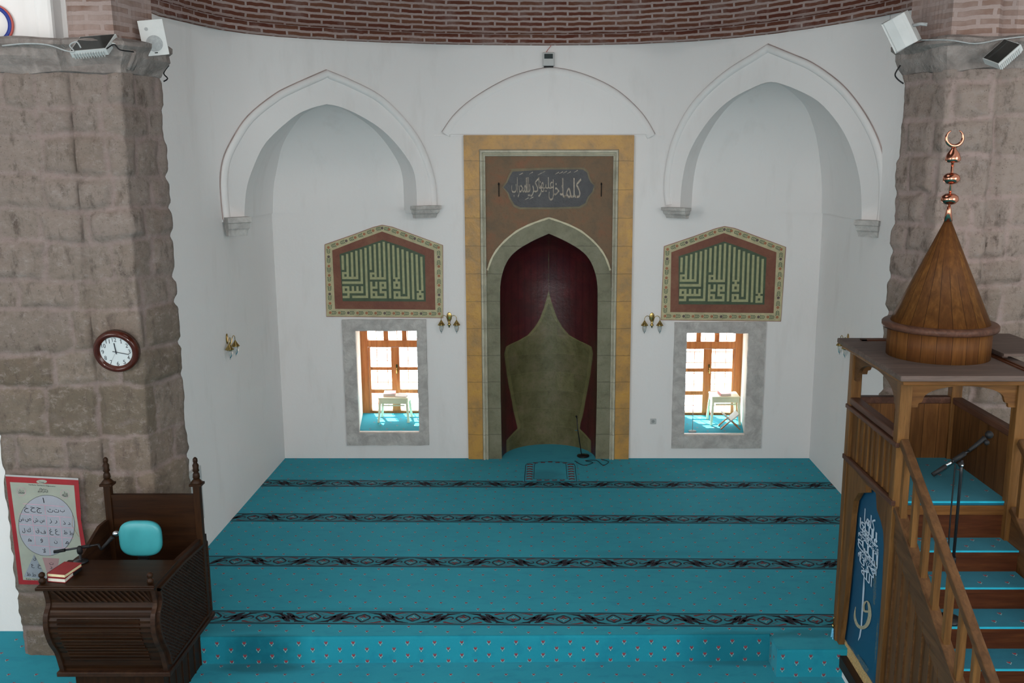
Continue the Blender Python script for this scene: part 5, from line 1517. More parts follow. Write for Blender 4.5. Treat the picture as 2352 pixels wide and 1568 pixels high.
# slanted fascia bars under the top
ya, za = spf[1]; yb_, zb_ = spf[5]
b = B()
for i in range(17):
    x = DXL + .06 + i * .045
    b.bar((x, spf[0][0] + .004, zTop - .035), (min(x + .085, DXR - .04), yb_ + .002, zb_ + .01), .013, .012, M['desk_v'])
b.build('fascia_bars', droot)
b = B(); b.box(DXL - .02, DXR + .012, spf[0][0] - .025, 6.93, zTop - .022, zTop + .005, M['desk_h'])
b.box(DXL - .03, DXR + .018, spf[0][0] - .04, spf[0][0] + .0, zTop - .030, zTop - .004, M['desk_h']); b.build('reading_top', droot, bevel=.005)
for x, nm in ((DXL - .0, 'corner_knob'), (DXR - .03, 'corner_knob')):
    b = B(); b.lathe([(.008, 0), (.022, .006), (.027, .022), (.022, .038), (.012, .044), (.016, .050), (.024, .062), (.022, .078), (.008, .090), (0, .092)], (x, spf[0][0] + .02, zTop + .004), M['desk_v'], 18); b.build(nm, droot)
# lower ledge, plinth
yb0 = spf[-1][0]
b = B(); b.box(DXL - .02, DXR + .02, yb0 - .02, YRr + .02, zBot - .03, zBot + .008, M['desk_y']); b.build('base_moulding', droot, bevel=.006)
b = B(); b.box(DXL + .06, -2.985, yb0 + .10, 7.50, ZLOW, zBot - .03, M['desk_v'])
for i in range(6): b.box(-2.985, -2.978, yb0 + .2 + i * .13, yb0 + .21 + i * .13, ZLOW, zBot - .03, M['desk_y'])
b.build('plinth', droot)
b = B(); b.box(DXL + TH, DXR - TH, yb0 + .05, YRr - .02, .34, .37, M['desk_h']); b.build('seat_platform', droot)
# back board and posts
yp = 7.47
pl_ = onY(243, 1095, yp); pr_ = onY(455, 1112, yp)
pxL, pxR = pl_.x + .01, pr_.x - .01
for x, k in ((pxL, 0), (pxR, 1)):
    b = B(); b.box(x - .028, x + .028, yp - .028, yp + .028, .18, 1.385, M['desk_v']); po = b.build('post', droot, bevel=.004)
    b = B(); b.box(x - .05, x + .05, yp - .045, yp + .045, 1.385, 1.405, M['desk_v']); b.lathe([(.045, 0), (.050, .012), (.030, .035), (.022, .045)], (x, yp, 1.40), M['desk_v'], 18)
    b.lathe([(.022, 0), (.030, .015), (.026, .045), (.018, .060), (.028, .072), (.022, .090), (.026, .12), (.015, .140), (.020, .152), (.019, .175), (.008, .188), (.0, .190)], (x, yp, 1.44), M['desk_v'], 20); b.build('finial', po)
b = B(); b.box(pxL, pxR, yp - .012, yp + .012, .37, onY(350, 1136, yp).z, M['desk_h']); b.box(pxL, pxR, yp - .02, yp + .02, onY(350, 1136, yp).z - .02, onY(350, 1136, yp).z + .006, M['desk_h']); b.build('back_board', droot)
# inner arm boards rising to the posts
b = B(); b.prism([Vector((DXL + TH + .01, y, z)) for y, z in ((6.75, .40), (7.44, .40), (7.44, 1.09), (7.30, 1.09), (7.0, .98), (6.75, .96))], (.025, 0, 0), M['desk_y'])
b.build('arm_board', droot)

# chair behind the desk
yc = 7.18; cb = onY(323, 1236, yc)
root = empty('office_chair', (cb.x, 6.98, .372), 'turquoise office chair inside the wooden preaching desk', 'chair')
def superell(cx, cz, w, h, n=40, e=3.2):
    return [(cx + w / 2 * math.copysign(abs(math.cos(2 * PI * k / n)) ** (2 / e), math.cos(2 * PI * k / n)), cz + h / 2 * math.copysign(abs(math.sin(2 * PI * k / n)) ** (2 / e), math.sin(2 * PI * k / n))) for k in range(n)]
wch = .345; hch = .30
b = B(); rows = []
for y, k in ((.035, .2), (.034, .90), (.025, .98), (.0, 1.0), (-.018, .97), (-.028, .86), (-.034, .5), (-.035, .02)):
    rows.append([(x, yc + y, z) for x, z in superell(cb.x, cb.z, wch * k, hch * k)])
b.grid(rows, M['teal'], closed=True); b.poly(rows[-1], M['teal']); b.build('backrest', root)
b = B(); b.box(cb.x - .038, cb.x + .038, yc + .03, yc + .05, .70, cb.z - .05, M['black'])
for i in range(9): b.box(cb.x - .040, cb.x + .040, yc + .0, yc + .052, .76 + i * .022, .768 + i * .022, M['black'])
b.build('back_spine', root)
b = B(); rows = []
for z, k in ((-.03, .9), (-.028, .98), (.0, 1.0), (.02, .97), (.028, .85), (.03, .02)):
    rows.append([(x, y, .745 + z) for x, y in superell(cb.x - .01, 6.98, .40 * k, .36 * k)])
b.grid(rows, M['teal'], closed=True); b.build('seat', root)
b = B(); b.lathe([(.03, .0), (.03, .30), (.05, .34)], (cb.x, 6.98, .375), M['black'], 14); b.box(cb.x - .03, cb.x + .03, 6.98, yc + .05, .695, .712, M['black'])
for k in range(5):
    a = 2 * PI * k / 5 + .3; b.bar((cb.x, 6.98, .41), (cb.x + .19 * math.cos(a), 6.98 + .19 * math.sin(a), .39), .03, .03, M['black'])
b.build('pedestal', root)
# books on the desk
zb1 = zTop + .006
def book(corner, d1, d2, t, cover, pages, label, wrap='top'):
    c = Vector(corner); d1 = Vector(d1); d2 = Vector(d2)
    root = empty('book', c + (d1 + d2) / 2, label, 'book', 'books on the preaching desk')
    up = Vector((0, 0, 1))
    b = B(); i1 = d1 * .02; b.prism([c + up * .004, c + d1 + up * .004, c + d1 + d2 + up * .004, c + d2 + up * .004], up * (t - .008), pages); b.build('pages', root)
    o1 = d1.normalized() * .004; o2 = d2.normalized() * .004
    b = B()
    for z in (0, t - .004): b.prism([c - o1 - o2 + up * z, c + d1 + o1 - o2 + up * z, c + d1 + d2 + o1 + o2 + up * z, c + d2 - o1 + o2 + up * z], up * .004, cover)
    b.prism([c - o1 - o2, c - o1 * 0 - o2, c + d2 - o1 * 0 + o2, c + d2 - o1 + o2], up * t, cover); b.build('cover', root)
    return root
b0 = onZ(111, 1335, zb1); b1 = onZ(149.5, 1338, zb1); b2 = onZ(168, 1322, zb1)
book(b0 + Vector((.0, .0, 0)), b1 - b0, (b2 - b1) * 1.0 + Vector((0, .01, 0)), .034, M['red_cover'], M['pages_w'], 'white-edged book lying under the red book on the desk')
bb0 = onZ(110, 1324, zb1 + .036); bb1 = onZ(149, 1327, zb1 + .036); bb2 = onZ(187, 1301, zb1 + .036)
book(bb0, bb1 - bb0, bb2 - bb1, .030, M['red_cover'], M['pages'], 'dark red covered book on top of the pile on the desk')
r_ = empty('black_case', onZ(178, 1318, zb1), 'small black case beside the books on the desk', 'case')
p = onZ(170, 1322, zb1); q = onZ(188, 1308, zb1); d = (q - p); nn_ = Vector((-d.y, d.x, 0)).normalized() * .05
b = B(); b.prism([p, q, q + nn_, p + nn_], (0, 0, .028), M['black']); b.build('case_body', r_)
# desk microphone
def mic_body(b, p, d, L=.17, r=.022, head=None):
    p = Vector(p); d = Vector(d).normalized()
    b.tube([p, p + d * L * .35, p + d * L * .7, p + d * L * .78], r, M['black'], 14, rs=[r * .55, r * .65, r * .8, r])
    return p + d * L * .86
ym = 6.88
pv = onY(183, 1262, ym); base = Vector((pv.x, ym, zTop + .006))
root = empty('microphone_stand', base, 'short black boom microphone standing behind the books on the desk', 'microphone')
b = B(); b.lathe([(.055, 0), (.055, .012), (.02, .02), (.010, .024), (.010, pv.z - base.z - .03)], base, M['blackmetal'], 20); b.build('stand_base', root)
b = B(); b.lathe([(.018, -.03), (.022, -.01), (.020, .02), (.010, .03)], pv, M['black'], 12); b.build('clutch', root)
b = B(); pa = onY(124, 1267, ym - .02); pb = onY(226, 1250, ym + .03); b.tube([pa, pb], .008, M['blackmetal'], 8); b.tube([pa, pa.lerp(pb, .25)], .013, M['black'], 10); b.tube([pa.lerp(pb, .62), pa.lerp(pb, .82)], .014, M['black'], 10); b.build('boom', root)
ma = onY(232, 1262, ym + .04); mb = onY(266, 1225, ym + .10)
b = B(); b.tube([pb, ma], .009, M['black'], 8); h = mic_body(b, ma, mb - ma, (mb - ma).length, .019); mic = b.build('microphone', root)
b = B(); b.sphere(mb, .024, M['chrome'], 16); b.build('grille_ball', mic)

# ================================================================== pulpit (minbar), right
mx0, mx1 = 2.50, 3.41; yf, yb = 6.38, 7.50; zL = 1.632
nroot = empty('minbar', ((mx0 + mx1) / 2, 6.6, ZLOW), 'tall wooden pulpit with conical spire and carpeted stairs at the right', 'pulpit')
pw = .085
zcan = 2.54
for x in (mx0, mx1 - pw):
    for y in (yf, yb - pw):
        b = B(); lowz = -.16 if x == mx0 else -.16
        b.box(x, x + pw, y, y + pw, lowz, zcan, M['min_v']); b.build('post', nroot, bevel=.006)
# canopy slab with mouldings
b = B(); cx0, cx1, cy0, cy1 = 2.42, 3.49, 6.19, 7.60
b.box(cx0, cx1, cy0, cy1, zcan + .035, zcan + .075, M['min_top']); b.box(cx0 + .03, cx1 - .03, cy0 + .03, cy1 - .03, zcan, zcan + .035, M['min_x'])
can = b.build('canopy', nroot, bevel=.008)
zt_ = zcan + .075
b = B()
for (xa, xb, ya_, yb2) in ((cx0 + .16, cx1 - .16, cy1 - .14, cy1 - .12), (cx0 + .16, cx1 - .16, cy1 - .10, cy1 - .085), (cx1 - .16, cx1 - .14, cy0 + .1, cy1 - .12), (cx1 - .12, cx1 - .105, cy0 + .1, cy1 - .12), (cx0 + .16, cx0 + .2, cy1 - .14, cy1 - .085)):
    b.box(xa, xb, ya_, yb2, zt_, zt_ + .008, M['min_riser'])
b.build('roof_beading', can)
b = B(); b.box(3.36, 3.80, 6.7, 7.52, zt_ + .03, zt_ + .05, M['min_top']); b.box(3.40, 3.44, 6.8, 7.4, zt_, zt_ + .03, M['min_top']); b.build('roof_board', can)
# spire
dc = Vector(((cx0 + cx1) / 2, (cy0 + cy1) / 2, zt_))
zr_ = onY(2155, 745, dc.y).z
b = B(); b.lathe([(.366, 0), (.366, zr_ - zt_ - .02)], dc, M['stave'], 64, uvn=True); dr = b.build('drum', nroot)
b = B(); b.lathe([(.36, 0), (.402, 0), (.410, .012), (.410, .038), (.400, .048), (.34, .05)], Vector((dc.x, dc.y, zr_ - .025)), M['min_dark'], 64); b.build('drum_rim', dr)
zc1 = onY(2177, 508, dc.y).z; z0_ = zr_ + .02
b = B(); b.lathe([(.352, 0), (.025, zc1 - z0_)], Vector((dc.x, dc.y, z0_)), M['stave'], 64, uvn=True); cone = b.build('cone_roof', nroot)
zf = [onY(2182, q, dc.y).z for q in (505, 475, 457, 410, 362, 318, 298)]
b = B(); C0 = Vector((dc.x, dc.y, 0))
b.lathe([(.032, zf[0] - .01), (.016, zf[1] - .01), (.008, zf[1] + .01)], C0, M['copper'], 24)
b.tube([C0 + Vector((0, 0, zf[1])), C0 + Vector((0, 0, zf[4] + .04))], .010, M['copper'], 12)
def onion(z, r, h): b.lathe([(.004, -h), (r * .6, -h * .85), (r * .95, -h * .35), (r, 0), (r * .9, h * .5), (r * .5, h * .92), (.01, h)], C0 + Vector((0, 0, z)), M['copper'], 28)
onion(zf[2], .063, .042); onion(zf[3], .061, .042)
b.lathe([(.004, -.036), (.04, -.034), (.053, -.02), (.055, -.005), (.042, .03), (.02, .06), (.008, .085)], C0 + Vector((0, 0, zf[4])), M['copper'], 28)
cen = C0 + Vector((0, 0, (zf[5] + .005))); pts = []; rs2 = []
for k in range(25):
    a = math.radians(-90 - 152 + 304 * k / 24); pts.append(cen + Vector((.060 * math.cos(a), 0, .058 * math.sin(a)))); rs2.append(.004 + .010 * math.sin(PI * k / 24))
b.tube(pts, .01, M['copper'], 10, rs=rs2); b.build('crescent_finial', cone)
# arched fascia boards below the canopy
def fascia(A, C, zt2, drop, mid, nrm, m):
    A = Vector(A); C = Vector(C); b = B(); L = (C - A).length; d = (C - A).normalized(); pts = []
    low = zt2 - drop
    arc_ = [(0, low), (.05, low), (.055, low + .03), (.075, low + .035), (.085, low + .06)] + [(.085 + (L / 2 - .085) * (1 - math.cos(t * PI / 20)), low + .06 + (drop - .06 - mid) * math.sin(t * PI / 20)) for t in range(1, 11)]
    full = arc_ + [(L - s, z) for s, z in reversed(arc_[:-1])]
    pts = [A + d * s + Vector((0, 0, z)) for s, z in full] + [A + d * L + Vector((0, 0, zt2)), A + Vector((0, 0, zt2))]
    b.prism(pts, Vector(nrm) * .03, m); return b
z2 = zcan
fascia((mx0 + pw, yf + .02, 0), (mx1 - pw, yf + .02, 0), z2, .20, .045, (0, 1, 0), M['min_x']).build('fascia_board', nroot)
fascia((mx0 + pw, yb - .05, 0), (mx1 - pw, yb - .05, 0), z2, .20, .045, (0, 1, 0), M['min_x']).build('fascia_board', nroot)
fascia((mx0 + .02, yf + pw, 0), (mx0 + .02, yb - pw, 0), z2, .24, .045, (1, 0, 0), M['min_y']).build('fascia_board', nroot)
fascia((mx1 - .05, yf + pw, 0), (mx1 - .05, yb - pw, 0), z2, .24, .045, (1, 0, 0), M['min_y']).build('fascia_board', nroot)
# landing enclosure
zr1 = 2.10
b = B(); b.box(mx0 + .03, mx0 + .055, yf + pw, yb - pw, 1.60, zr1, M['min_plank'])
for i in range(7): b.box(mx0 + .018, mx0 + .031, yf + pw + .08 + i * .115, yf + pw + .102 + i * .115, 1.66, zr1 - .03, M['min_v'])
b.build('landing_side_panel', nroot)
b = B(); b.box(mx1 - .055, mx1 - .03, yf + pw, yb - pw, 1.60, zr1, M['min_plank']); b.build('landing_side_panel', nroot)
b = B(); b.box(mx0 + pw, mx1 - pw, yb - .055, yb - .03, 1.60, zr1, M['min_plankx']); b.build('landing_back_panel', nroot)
for q in ((mx0 - .005, mx0 + .075, yf + pw, yb - pw), (mx1 - .075, mx1 + .005, yf + pw, yb - pw), (mx0 + pw, mx1 - pw, yb - .08, yb)):
    b = B(); b.box(*q, zr1, zr1 + .055, M['min_dark']); b.build('rail_cap', nroot, bevel=.008)
b = B(); b.box(mx0 - .012, mx0 + .02, yf - .008, yb, 1.615, 1.655, M['min_dark']); b.box(mx0 - .012, mx0 + .02, yf - .008, yb, zr1 - .05, zr1 - .015, M['min_dark']); b.build('side_moulding', nroot, bevel=.006)
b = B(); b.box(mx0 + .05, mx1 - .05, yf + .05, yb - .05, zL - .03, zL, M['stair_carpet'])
for i in range(4):
    for j in range(4):
        x = mx0 + .2 + i * .2; y = yf + .15 + j * .24 + (i % 2) * .12
        tulip(b, lambda a, c, x=x, y=y: Vector((x + a, y + c, zL + .0015)))
b.box(mx0 + .05, mx1 - .05, yf + .045, yf + .052, zL - .012, zL + .002, simple('bright_carpet_edge', (.01, .36, .50), .9)); b.build('landing_carpet', nroot)
# stairs
T1y, T1z, td, tr = 6.20, 1.343, .24, .1645
bedge = bpy.data.materials['bright_carpet_edge']
for k in range(9):
    y0 = T1y - td * k; z0 = T1z - tr * k
    b = B(); b.box(mx0 + .06, mx1 - .06, y0, y0 + td + .04, z0 - .03, z0, M['min_riser']); b.box(mx0 + .06, mx1 - .06, y0 + .02, y0 + .04, z0 - tr, z0 - .03, M['min_riser']); st = b.build('step', nroot)
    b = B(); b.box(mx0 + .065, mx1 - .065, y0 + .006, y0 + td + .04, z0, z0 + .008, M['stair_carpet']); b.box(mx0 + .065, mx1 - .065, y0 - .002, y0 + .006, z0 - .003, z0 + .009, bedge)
    for i in range(5):
        for j in range(2):
            x = mx0 + .13 + i * .19 + j * .09; y = y0 + .08 + j * .11; tulip(b, lambda a, c, x=x, y=y: Vector((x + a, y + c, z0 + .0095)))
    b.build('stair_carpet', st)
b = B(); b.box(mx0 + .06, mx1 - .06, yf + .055, yf + .08, T1z, zL - .055, M['min_riser']); b.box(mx0 + .06, mx1 - .06, yf + .04, yf + .06, zL - .10, zL - .03, M['min_x']); b.build('landing_riser', nroot)
# stringers, balusters, handrails
def hz(y): return 2.09 - (6.34 - y) * .63
def szr(y): return 1.59 - (6.34 - y) * .63
for x in (mx0 + .04, mx1 - .04):
    y1, y0 = 6.36, 3.95
    b = B(); b.bar((x, y0, szr(y0)), (x, y1, szr(y1)), .075, .05, M['min_y'], (0, 0, 1)); b.build('stringer_cap', nroot, bevel=.006)
    b = B(); b.prism([Vector((x - .02, y1, szr(y1) - .02)), Vector((x - .02, y0, szr(y0) - .02)), Vector((x - .02, y0, szr(y0) - .26)), Vector((x - .02, y1, szr(y1) - .26))], (.03, 0, 0), M['min_y']); b.build('stringer', nroot)
    b = B(); b.bar((x, y0, hz(y0)), (x, y1, hz(y1)), .06, .06, M['min_y'], (0, 0, 1)); b.build('handrail', nroot, bevel=.01)
    for i in range(12):
        y = 6.28 - .205 * i
        b = B(); b.box(x - .022, x + .022, y - .022, y + .022, szr(y), hz(y), M['min_v']); b.build('baluster', nroot, bevel=.003)
# slatted triangle below the stringer
b = B(); y1, y0 = yf, 4.0
b.prism([Vector((mx0 + .03, y1, -.16)), Vector((mx0 + .03, y1, szr(y1) - .1)), Vector((mx0 + .03, y0, szr(y0) - .1)), Vector((mx0 + .03, y0, -.16))], (.02, 0, 0), M['min_plank'])
for i in range(17):
    y = y1 - .07 - i * .135; b.box(mx0 + .018, mx0 + .031, y - .006, y + .006, -.16, szr(y) - .2, M['min_y'])
b.build('slatted_side', nroot)
b = B(); b.prism([Vector((mx1 - .05, y1, -.16)), Vector((mx1 - .05, y1, szr(y1) - .1)), Vector((mx1 - .05, y0, szr(y0) - .1)), Vector((mx1 - .05, y0, -.16))], (.02, 0, 0), M['min_plank']); b.build('slatted_side', nroot)
# doorway board with arched opening
op_px_r = [(2008, 1132), (2010, 1169), (2019, 1195), (2025, 1222), (2026, 1255), (2023, 1329), (2017, 1422), (2011, 1516), (2004, 1600)]
op_px_l = [(1985, 1111), (1985, 1131), (1968, 1132), (1957.6, 1150), (1953, 1180), (1947, 1251), (1939, 1345), (1931, 1422), (1921, 1500)]
R_ = [(onX(*q, mx0).y, onX(*q, mx0).z) for q in op_px_r]; L_ = [(onX(*q, mx0).y, onX(*q, mx0).z) for q in op_px_l]
R_[-1] = (R_[-1][0], -.06); L_[-1] = (L_[-1][0], -.06)
b = B(); n = len(R_)
X_ = mx0 + .012
b.grid([[(X_, y, z) for y, z in R_], [(X_, yf + .0, z if i else 1.62) for i, (y, z) in enumerate(R_)]], M['min_plank'], smooth=False)
b.grid([[(X_, y, z) for y, z in L_], [(X_, yb, z if i else 1.62) for i, (y, z) in enumerate(L_)]], M['min_v'], smooth=False)
b.poly([(X_, L_[0][0], L_[0][1]), (X_, R_[0][0], R_[0][1]), (X_, yf, 1.62), (X_, yb, 1.62)], M['min_y'])
for P_ in (R_, L_): b.grid([[(X_, y, z) for y, z in P_], [(X_ + .045, y, z) for y, z in P_]], M['min_v'], smooth=False)
b.box(mx0, mx0 + .06, yf, yb, -.16, -.06, M['desk_y'])
b.build('doorway_board', nroot)
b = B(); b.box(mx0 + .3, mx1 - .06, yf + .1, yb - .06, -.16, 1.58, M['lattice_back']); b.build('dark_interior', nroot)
b = B(); b.box(mx0 + .03, mx1 - .03, 4.0, yb, ZLOW, -.16, M['plaster']); b.build('white_plinth', nroot)
# banner in the doorway
bx = mx0 + .075
def bm(px, py, lay=0): p = onX(px, py, bx); wv = .012 * math.sin(p.y * 17); return Vector((bx + wv * .3 - .0015 * lay, p.y, p.z))
zt3, zb3 = 1.60, .02
root = empty('banner', (bx, 6.95, zb3), 'blue satin banner with silver calligraphy hanging in the pulpit doorway', 'banner')
b = B(); ny = 24
b.grid([[(bx, 6.48 + .96 * i / ny, zt3) for i in range(ny + 1)], [(bx, 6.48 + .96 * i / ny, .02) for i in range(ny + 1)]], M['banner'], smooth=True); b.build('cloth', root)
b = B()
for pts in ([(1957, 1190), (1953, 1260), (1946, 1345), (1938, 1422), (1930, 1478)], [(1990, 1545), (1975, 1520), (1955, 1498), (1936, 1478)]):
    stroke(b, smoothpts([(p_[0] + 3, p_[1] - 3) for p_ in pts], 3), 10, M['brocade'], lambda u, v: bm(u, v, 1))
for pts in ([(2017, 1290), (2013, 1340), (2012, 1400), (2008, 1470), (2004, 1520)], [(1958, 1270), (1955, 1310), (1950, 1345)]):
    stroke(b, smoothpts(pts, 3), 14, M['brocade'], lambda u, v: bm(u, v, 1))
b.build('brocade_edge', root)
b = B()
# dense oval of script
yc_ = onX(1994, 1260, bx); rr_ = random.Random(5)
ch_ = [ar(0xFE8E, 0xFEE4, 0xFEE0, 0xFEDB), chr(0xFDF2), ar(0xFE8E, 0xFEEC, 0xFEF4, 0xFEE0, 0xFECB), chr(0xFDFD), chr(0xFDF2), ar(0xFE8F, 0xFEA4, 0xFEE4, 0xFEDF), chr(0xFDFD), ar(0xFE8E, 0xFEF3, 0xFEAE, 0xFEDB), chr(0xFDF2)]
ytop = 1188; yo = 1325
for i, w_ in enumerate(ch_):
    t = (i + .5) / len(ch_); py = ytop + (yo - ytop) * t; hw = 22 * math.sqrt(max(.05, 1 - (2 * t - 1) ** 2)) + 3
    cx_ = 1999 - 6 * t; a = onX(cx_ - hw, py, bx); c2 = onX(cx_ + hw, py, bx)
    for oy, oz in ((0, 0), (.004, .0)):
        text(b, w_, Vector((bx - .003 - i * .0006 - oy * .08, (a.y + c2.y) / 2 + oy, (a.z + c2.z) / 2 + oz)), abs(a.y - c2.y), .115, M['b_silver'], (0, -1, 0), (0, 0, 1))
stroke(b, [(1985, 1325), (1984.5, 1350), (1979, 1440), (1975, 1462), (1970, 1472)], [2, 5, 4, 4, 1], M['b_silver'], lambda u, v: bm(u, v, 2))
b.build('silver_script', root)
b = B()
stroke(b, smoothpts([(1966, 1393), (1964, 1415), (1969, 1434), (1980, 1441), (1992, 1436), (1999, 1415), (1998, 1390), (1993, 1380), (1986, 1388), (1987, 1402), (1996, 1404)], 4), [1 + 7 * math.sin(PI * min(1, i / 30)) if i < 30 else 5 for i in range(41)], M['b_gold'], lambda u, v: bm(u, v, 3)); b.build('gold_emblem', root)
b = B()
for i in range(80):
    y = 6.48 + .96 * i / 79; l = .11 + .015 * math.sin(i * 2.3)
    b.bar((bx - .004, y, .03), (bx - .006 - .004 * math.sin(i), y, .03 - l), .013, .008, M['fringe'], (0, 1, 0))
b.build('gold_fringe', root)
# prayer beads hanging from the rear post
root = empty('prayer_beads', (mx0 - .012, 7.47, .12), 'string of light blue prayer beads hanging on the pulpit rear post', 'prayer beads')
pt = onX(1913, 1444, mx0 - .012); pb2 = onX(1907, 1512, mx0 - .012)
b = B()
for s in (-1, 1):
    for i in range(22):
        t = i / 21; wv = .018 * math.sin(PI * min(1, t * 1.1)) + (.0 if t < .85 else 0)
        p = pt.lerp(pb2, t) + Vector((0, s * (.004 + wv), 0)); b.sphere(p, .0078, M['bead'], 8)
for k in range(5):
    a = PI * k / 4; p = pb2 + Vector((0, .014 * math.cos(a), -.010 * math.sin(a))); b.sphere(p, .0078, M['bead'], 8)
b.build('beads', root)
b = B(); b.sphere(pt + Vector((0, 0, .03)), .012, M['brass']); b.tube([pt, pt + Vector((0, 0, .1)), pt + Vector((.01, 0, .115))], .003, M['brass'], 6); b.build('brass_hook', root)
# microphone on the stairs
yk = T1y - td * 2 + .1; zk = T1z - tr * 2 + .009
pv = onY(2207, 1088, yk); basep = Vector((pv.x - .0, yk, zk))
root = empty('microphone_stand', basep, 'black boom microphone stand on the pulpit stairs', 'microphone')
b = B(); b.lathe([(.085, 0), (.085, .012), (.03, .022), (.012, .03)], basep, M['blackmetal'], 28); b.build('round_base', root)
b = B(); b.tube([basep, Vector((pv.x, yk, pv.z)), onY(2209, 1056, yk)], .0095, M['blackmetal'], 10); b.sphere(onY(2207, 1066, yk), .02, M['black'], 12); b.tube([basep + Vector((0, 0, .40)), basep + Vector((0, 0, .45))], .017, M['black'], 12)
for z in (.20, .08): b.sphere(basep + Vector((-.012, -.012, z)), .012, M['chrome'], 8)
b.build('pole', root)
pa = onY(2142, 1090, yk - .02); pb = onY(2262, 1010, yk + .02)
b = B(); b.tube([pa, pb], .0085, M['blackmetal'], 10); b.tube([pa, pa.lerp(pb, .25)], .014, M['black'], 12); b.tube([pa.lerp(pb, .40), pa.lerp(pb, .62)], .016, M['black'], 12)
b.sphere(onY(2210, 1069, yk - .025), .009, M['chrome'], 10); b.tube([pa.lerp(pb, .25), pa.lerp(pb, .38)], .009, M['chrome'], 10); b.build('boom', root)
ma = onY(2225, 1035, yk - .01); mb = onY(2272, 998, yk + .03)
b = B(); hh_ = mic_body(b, ma, mb - ma, (mb - ma).length, .020); mic = b.build('microphone', root)
b = B(); b.sphere(mb, .026, M['black'], 14); b.sphere(onY(2266, 1016, yk), .018, M['black'], 12); b.build('foam_head', mic)
b = B(); cpt = smoothpts([onY(2194, 1066, yk), onY(2190, 1110, yk), onY(2182, 1200, yk), onY(2178, 1270, yk)], 4); b.tube(cpt, .005, M['black'], 6); b.build('mic_cable', root)

# microphone in the niche
pbz = onZ(1336, 1048, 0); root = empty('microphone_stand', pbz, 'thin black microphone stand with round base inside the niche', 'microphone')
b = B(); b.lathe([(.085, 0), (.085, .015), (.03, .025), (.01, .03)], pbz + Vector((.02, 0, .003)), M['blackmetal'], 28); b.build('round_base', root)
pt = onY(1327, 985, pbz.y); b = B(); b.tube(smoothpts([pbz + Vector((0, 0, .01)), pbz.lerp(pt, .6), pt, onY(1325, 958, pbz.y + .05)], 4), .007, M['blackmetal'], 8); b.sphere(onY(1324, 956, pbz.y + .05), .015, M['black'], 10); b.build('gooseneck', root)
b = B(); b.box(pt.x - .04, pt.x - .005, pt.y - .02, pt.y - .01, pt.z - .02, pt.z - .008, M['chrome']); b.build('metal_clip', root)
cable([onZ(1320, 1058, .008), onZ(1340, 1068, .008), onZ(1362, 1062, .008), onZ(1345, 1058, .008), onZ(1370, 1057, .008), onZ(1385, 1068, .008), onZ(1398, 1060, .008), onZ(1380, 1054, .008)], .004, M['black'], 'thin black cable curling on the carpet beside the niche')

# ================================================================== things on the window shelves
def stool(c, zf, w, dp, h, label, rotz=0):
    root = empty('plastic_stool', c, label, 'stool', 'cream plastic stools in the window recesses')
    m = M['cream_plastic']; R = Matrix.Translation(c) @ Matrix.Rotation(rotz, 4, 'Z')
    b = B(); b.box(-w / 2, w / 2, -dp / 2, dp / 2, h - .022, h, m, R); b.build('seat', root, bevel=.008)
    b = B()
    for s in (-1, 1):
        b.box(-w / 2 + .02, w / 2 - .02, s * dp / 2 - .006 - (s > 0) * .006, s * dp / 2 + .006, h - .085, h - .02, m, R); b.box(s * (w / 2 - .01) - .006, s * (w / 2 - .01) + .006, -dp / 2 + .02, dp / 2 - .02, h - .085, h - .02, m, R)
    b.box(-w / 2 + .05, w / 2 - .05, -dp / 2 + .0, -dp / 2 + .012, h - .12, h - .10, m, R); b.build('apron', root)
    for sx in (-1, 1):
        for sy in (-1, 1):
            b = B(); A = R @ Vector((sx * (w / 2 - .025), sy * (dp / 2 - .025), h - .02)); C = R @ Vector((sx * (w / 2 + .005), sy * (dp / 2 + .005), 0)); b.bar(C, A, .032, .026, m, (0, 1, 0)); b.build('leg', root)
    return root
zfL = WL[2] + .016; zfR = WR[2] + .016
stL = onZ(909, 962, zfL); stool(Vector((stL.x - .0, YB + .62, zfL)), zfL, .42, .30, onY(909, 914, YB + .47).z - zfL, 'cream plastic stool standing on the left window sill')
def flatbook(c, w, d_, t, mcov, label, rotz=0):
    root = empty('book', c, label, 'book', 'books in the window recesses'); R = Matrix.Translation(c) @ Matrix.Rotation(rotz, 4, 'Z')
    b = B(); b.box(-w / 2 + .004, w / 2 - .004, -d_ / 2 + .004, d_ / 2 - .004, .003, t - .003, M['pages_w'], R); b.build('pages', root)
    b = B(); b.box(-w / 2, w / 2, -d_ / 2, d_ / 2, 0, .004, mcov, R); b.box(-w / 2, w / 2, -d_ / 2, d_ / 2, t - .004, t, mcov, R); b.box(-w / 2, -w / 2 + .004, -d_ / 2, d_ / 2, 0, t, mcov, R); b.build('cover', root)
hL = onY(909, 914, YB + .47).z
flatbook(Vector((stL.x - .08, YB + .68, hL)), .17, .22, .035, M['pink_cover'], 'pink covered book on the stool in the left window', .1)
flatbook(Vector((stL.x + .11, YB + .62, hL)), .16, .22, .012, M['pages_w'], 'thin white booklet on the stool in the left window', -.1)
stR = onZ(1655, 960, zfR); hR = onY(1655, 912, YB + .42).z
stool(Vector((stR.x + .0, YB + .60, zfR)), zfR, .40, .32, hR - zfR, 'cream plastic stool standing on the right window sill')
flatbook(Vector((stR.x + .0, YB + .60, hR)), .15, .22, .030, M['pink_cover'], 'pink covered book on the stool in the right window', .05)
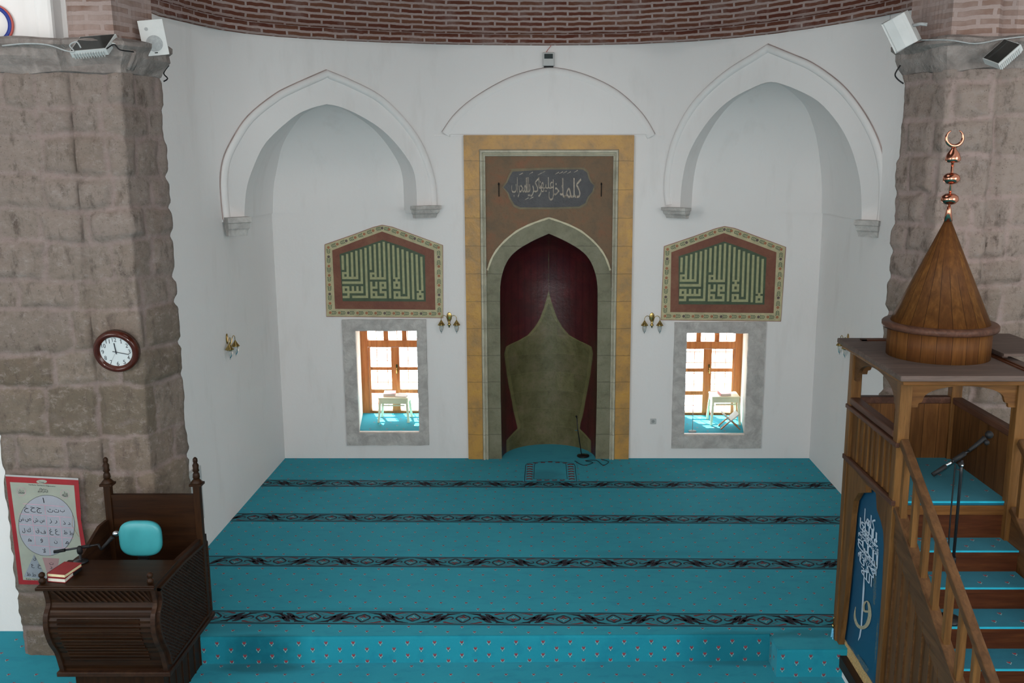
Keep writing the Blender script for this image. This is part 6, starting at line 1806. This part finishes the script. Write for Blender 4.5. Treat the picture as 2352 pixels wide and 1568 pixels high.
# folding book rest
rc = onZ(1680, 980, zfR); rc = Vector((2.615, YB + .30, zfR))
root = empty('book_rest', rc, 'folding wooden book rest standing open on the right window sill', 'book rest')
for s in (-1, 1):
    b = B(); a = rc + Vector((s * -.135, 0, 0.005)); e = rc + Vector((s * .11, 0, .225)); mid = a.lerp(e, .5)
    for yy in (-.09, .09):
        b.bar(a + Vector((0, yy + s * .008, 0)), mid + Vector((0, yy + s * .008, 0)), .03, .014, M['winwood'], (0, 0, 1))
    b.bar(mid, e, .22, .014, M['white_plastic'], (0, 0, 1)); b.build('board', root)
# thin stand in the right window
rc = Vector((onY(1592, 950, YB + .10).x, YB + .12, zfR)); root = empty('display_stand', rc, 'thin metal stand with round foot at the left of the right window sill', 'stand')
b = B(); b.lathe([(.055, 0), (.055, .008), (.012, .014), (.006, .018)], rc, M['grey_plastic'], 24); b.build('round_foot', root)
b = B(); b.tube([rc, rc + Vector((0, 0, .42))], .005, M['grey_plastic'], 8); b.build('rod', root)

# ================================================================== camera, light, world
cam = bpy.data.cameras.new('camera'); co = bpy.data.objects.new('camera', cam); COL.objects.link(co)
co.location = (0, 0, EYE); co.rotation_euler = (PI / 2 - PITCH, 0, 0)
cam.sensor_fit = 'HORIZONTAL'; cam.sensor_width = 36; cam.lens = F / 2352 * 36
cam.shift_x = -(PX - 1176) / 2352; cam.clip_start = .05; cam.clip_end = 200
SC.camera = co

def area(name, loc, target, sx, sy, power, col=(1, 1, 1)):
    l = bpy.data.lights.new(name, 'AREA'); l.shape = 'RECTANGLE'; l.size = sx; l.size_y = sy; l.energy = power; l.color = col
    o = bpy.data.objects.new(name, l); COL.objects.link(o); o.location = loc
    o.rotation_euler = (Vector(target) - Vector(loc)).to_track_quat('-Z', 'Y').to_euler(); return o
# daylight from the hall's unseen rear windows; side and dome fill added for brightness
area('rear_windows_light', (0, -4.5, 5.0), (0, 12, 2.2), 9, 5, 315, (1, .99, .975))
area('left_fill_light', (-6.9, 1.5, 4.2), (3.6, 10, 2.0), 5, 4, 335, (1, .99, .975))
area('right_fill_light', (6.9, 1.5, 4.2), (-3.6, 10, 2.0), 5, 4, 335, (1, .99, .975))
area('dome_fill_light', (0, 7.2, 8.0), (0, 8.6, 0), 2.6, 2.6, 30, (1, 1, 1))
# the camera's own small flash
fl = bpy.data.lights.new('camera_flash', 'POINT'); fl.energy = 600; fl.shadow_soft_size = .03; fl.color = (1, .98, .95)
fo = bpy.data.objects.new('camera_flash', fl); COL.objects.link(fo); fo.location = (.0, .05, EYE + .02)
sun = bpy.data.lights.new('sun', 'SUN'); sun.energy = 70; sun.angle = .01; sun.color = (1, .95, .86)
so = bpy.data.objects.new('sun', sun); COL.objects.link(so)
d = Vector((.22, -.62, -.78)); so.rotation_euler = d.to_track_quat('-Z', 'Y').to_euler(); so.location = (0, 20, 15)
w = bpy.data.worlds.new('world'); SC.world = w; w.use_nodes = True; nt = w.node_tree
bg = nt.nodes['Background']; tc = nt.nodes.new('ShaderNodeTexCoord'); sep = nt.nodes.new('ShaderNodeSeparateXYZ'); nt.links.new(tc.outputs['Generated'], sep.inputs[0])
nt.links.new(ramp(nt, sep.outputs[2], [(.0, (.95, .93, .88)), (.25, (.85, .92, 1)), (1, (.45, .65, 1))]), bg.inputs['Color']); bg.inputs['Strength'].default_value = 15

SC.view_settings.view_transform = 'Standard'; SC.view_settings.look = 'None'; SC.view_settings.gamma = 1
SC.view_settings.use_curve_mapping = False; SC.view_settings.exposure = 0.0
SC.cycles.max_bounces = 8; SC.cycles.diffuse_bounces = 5; SC.cycles.transparent_max_bounces = 12; SC.cycles.sample_clamp_indirect = 6
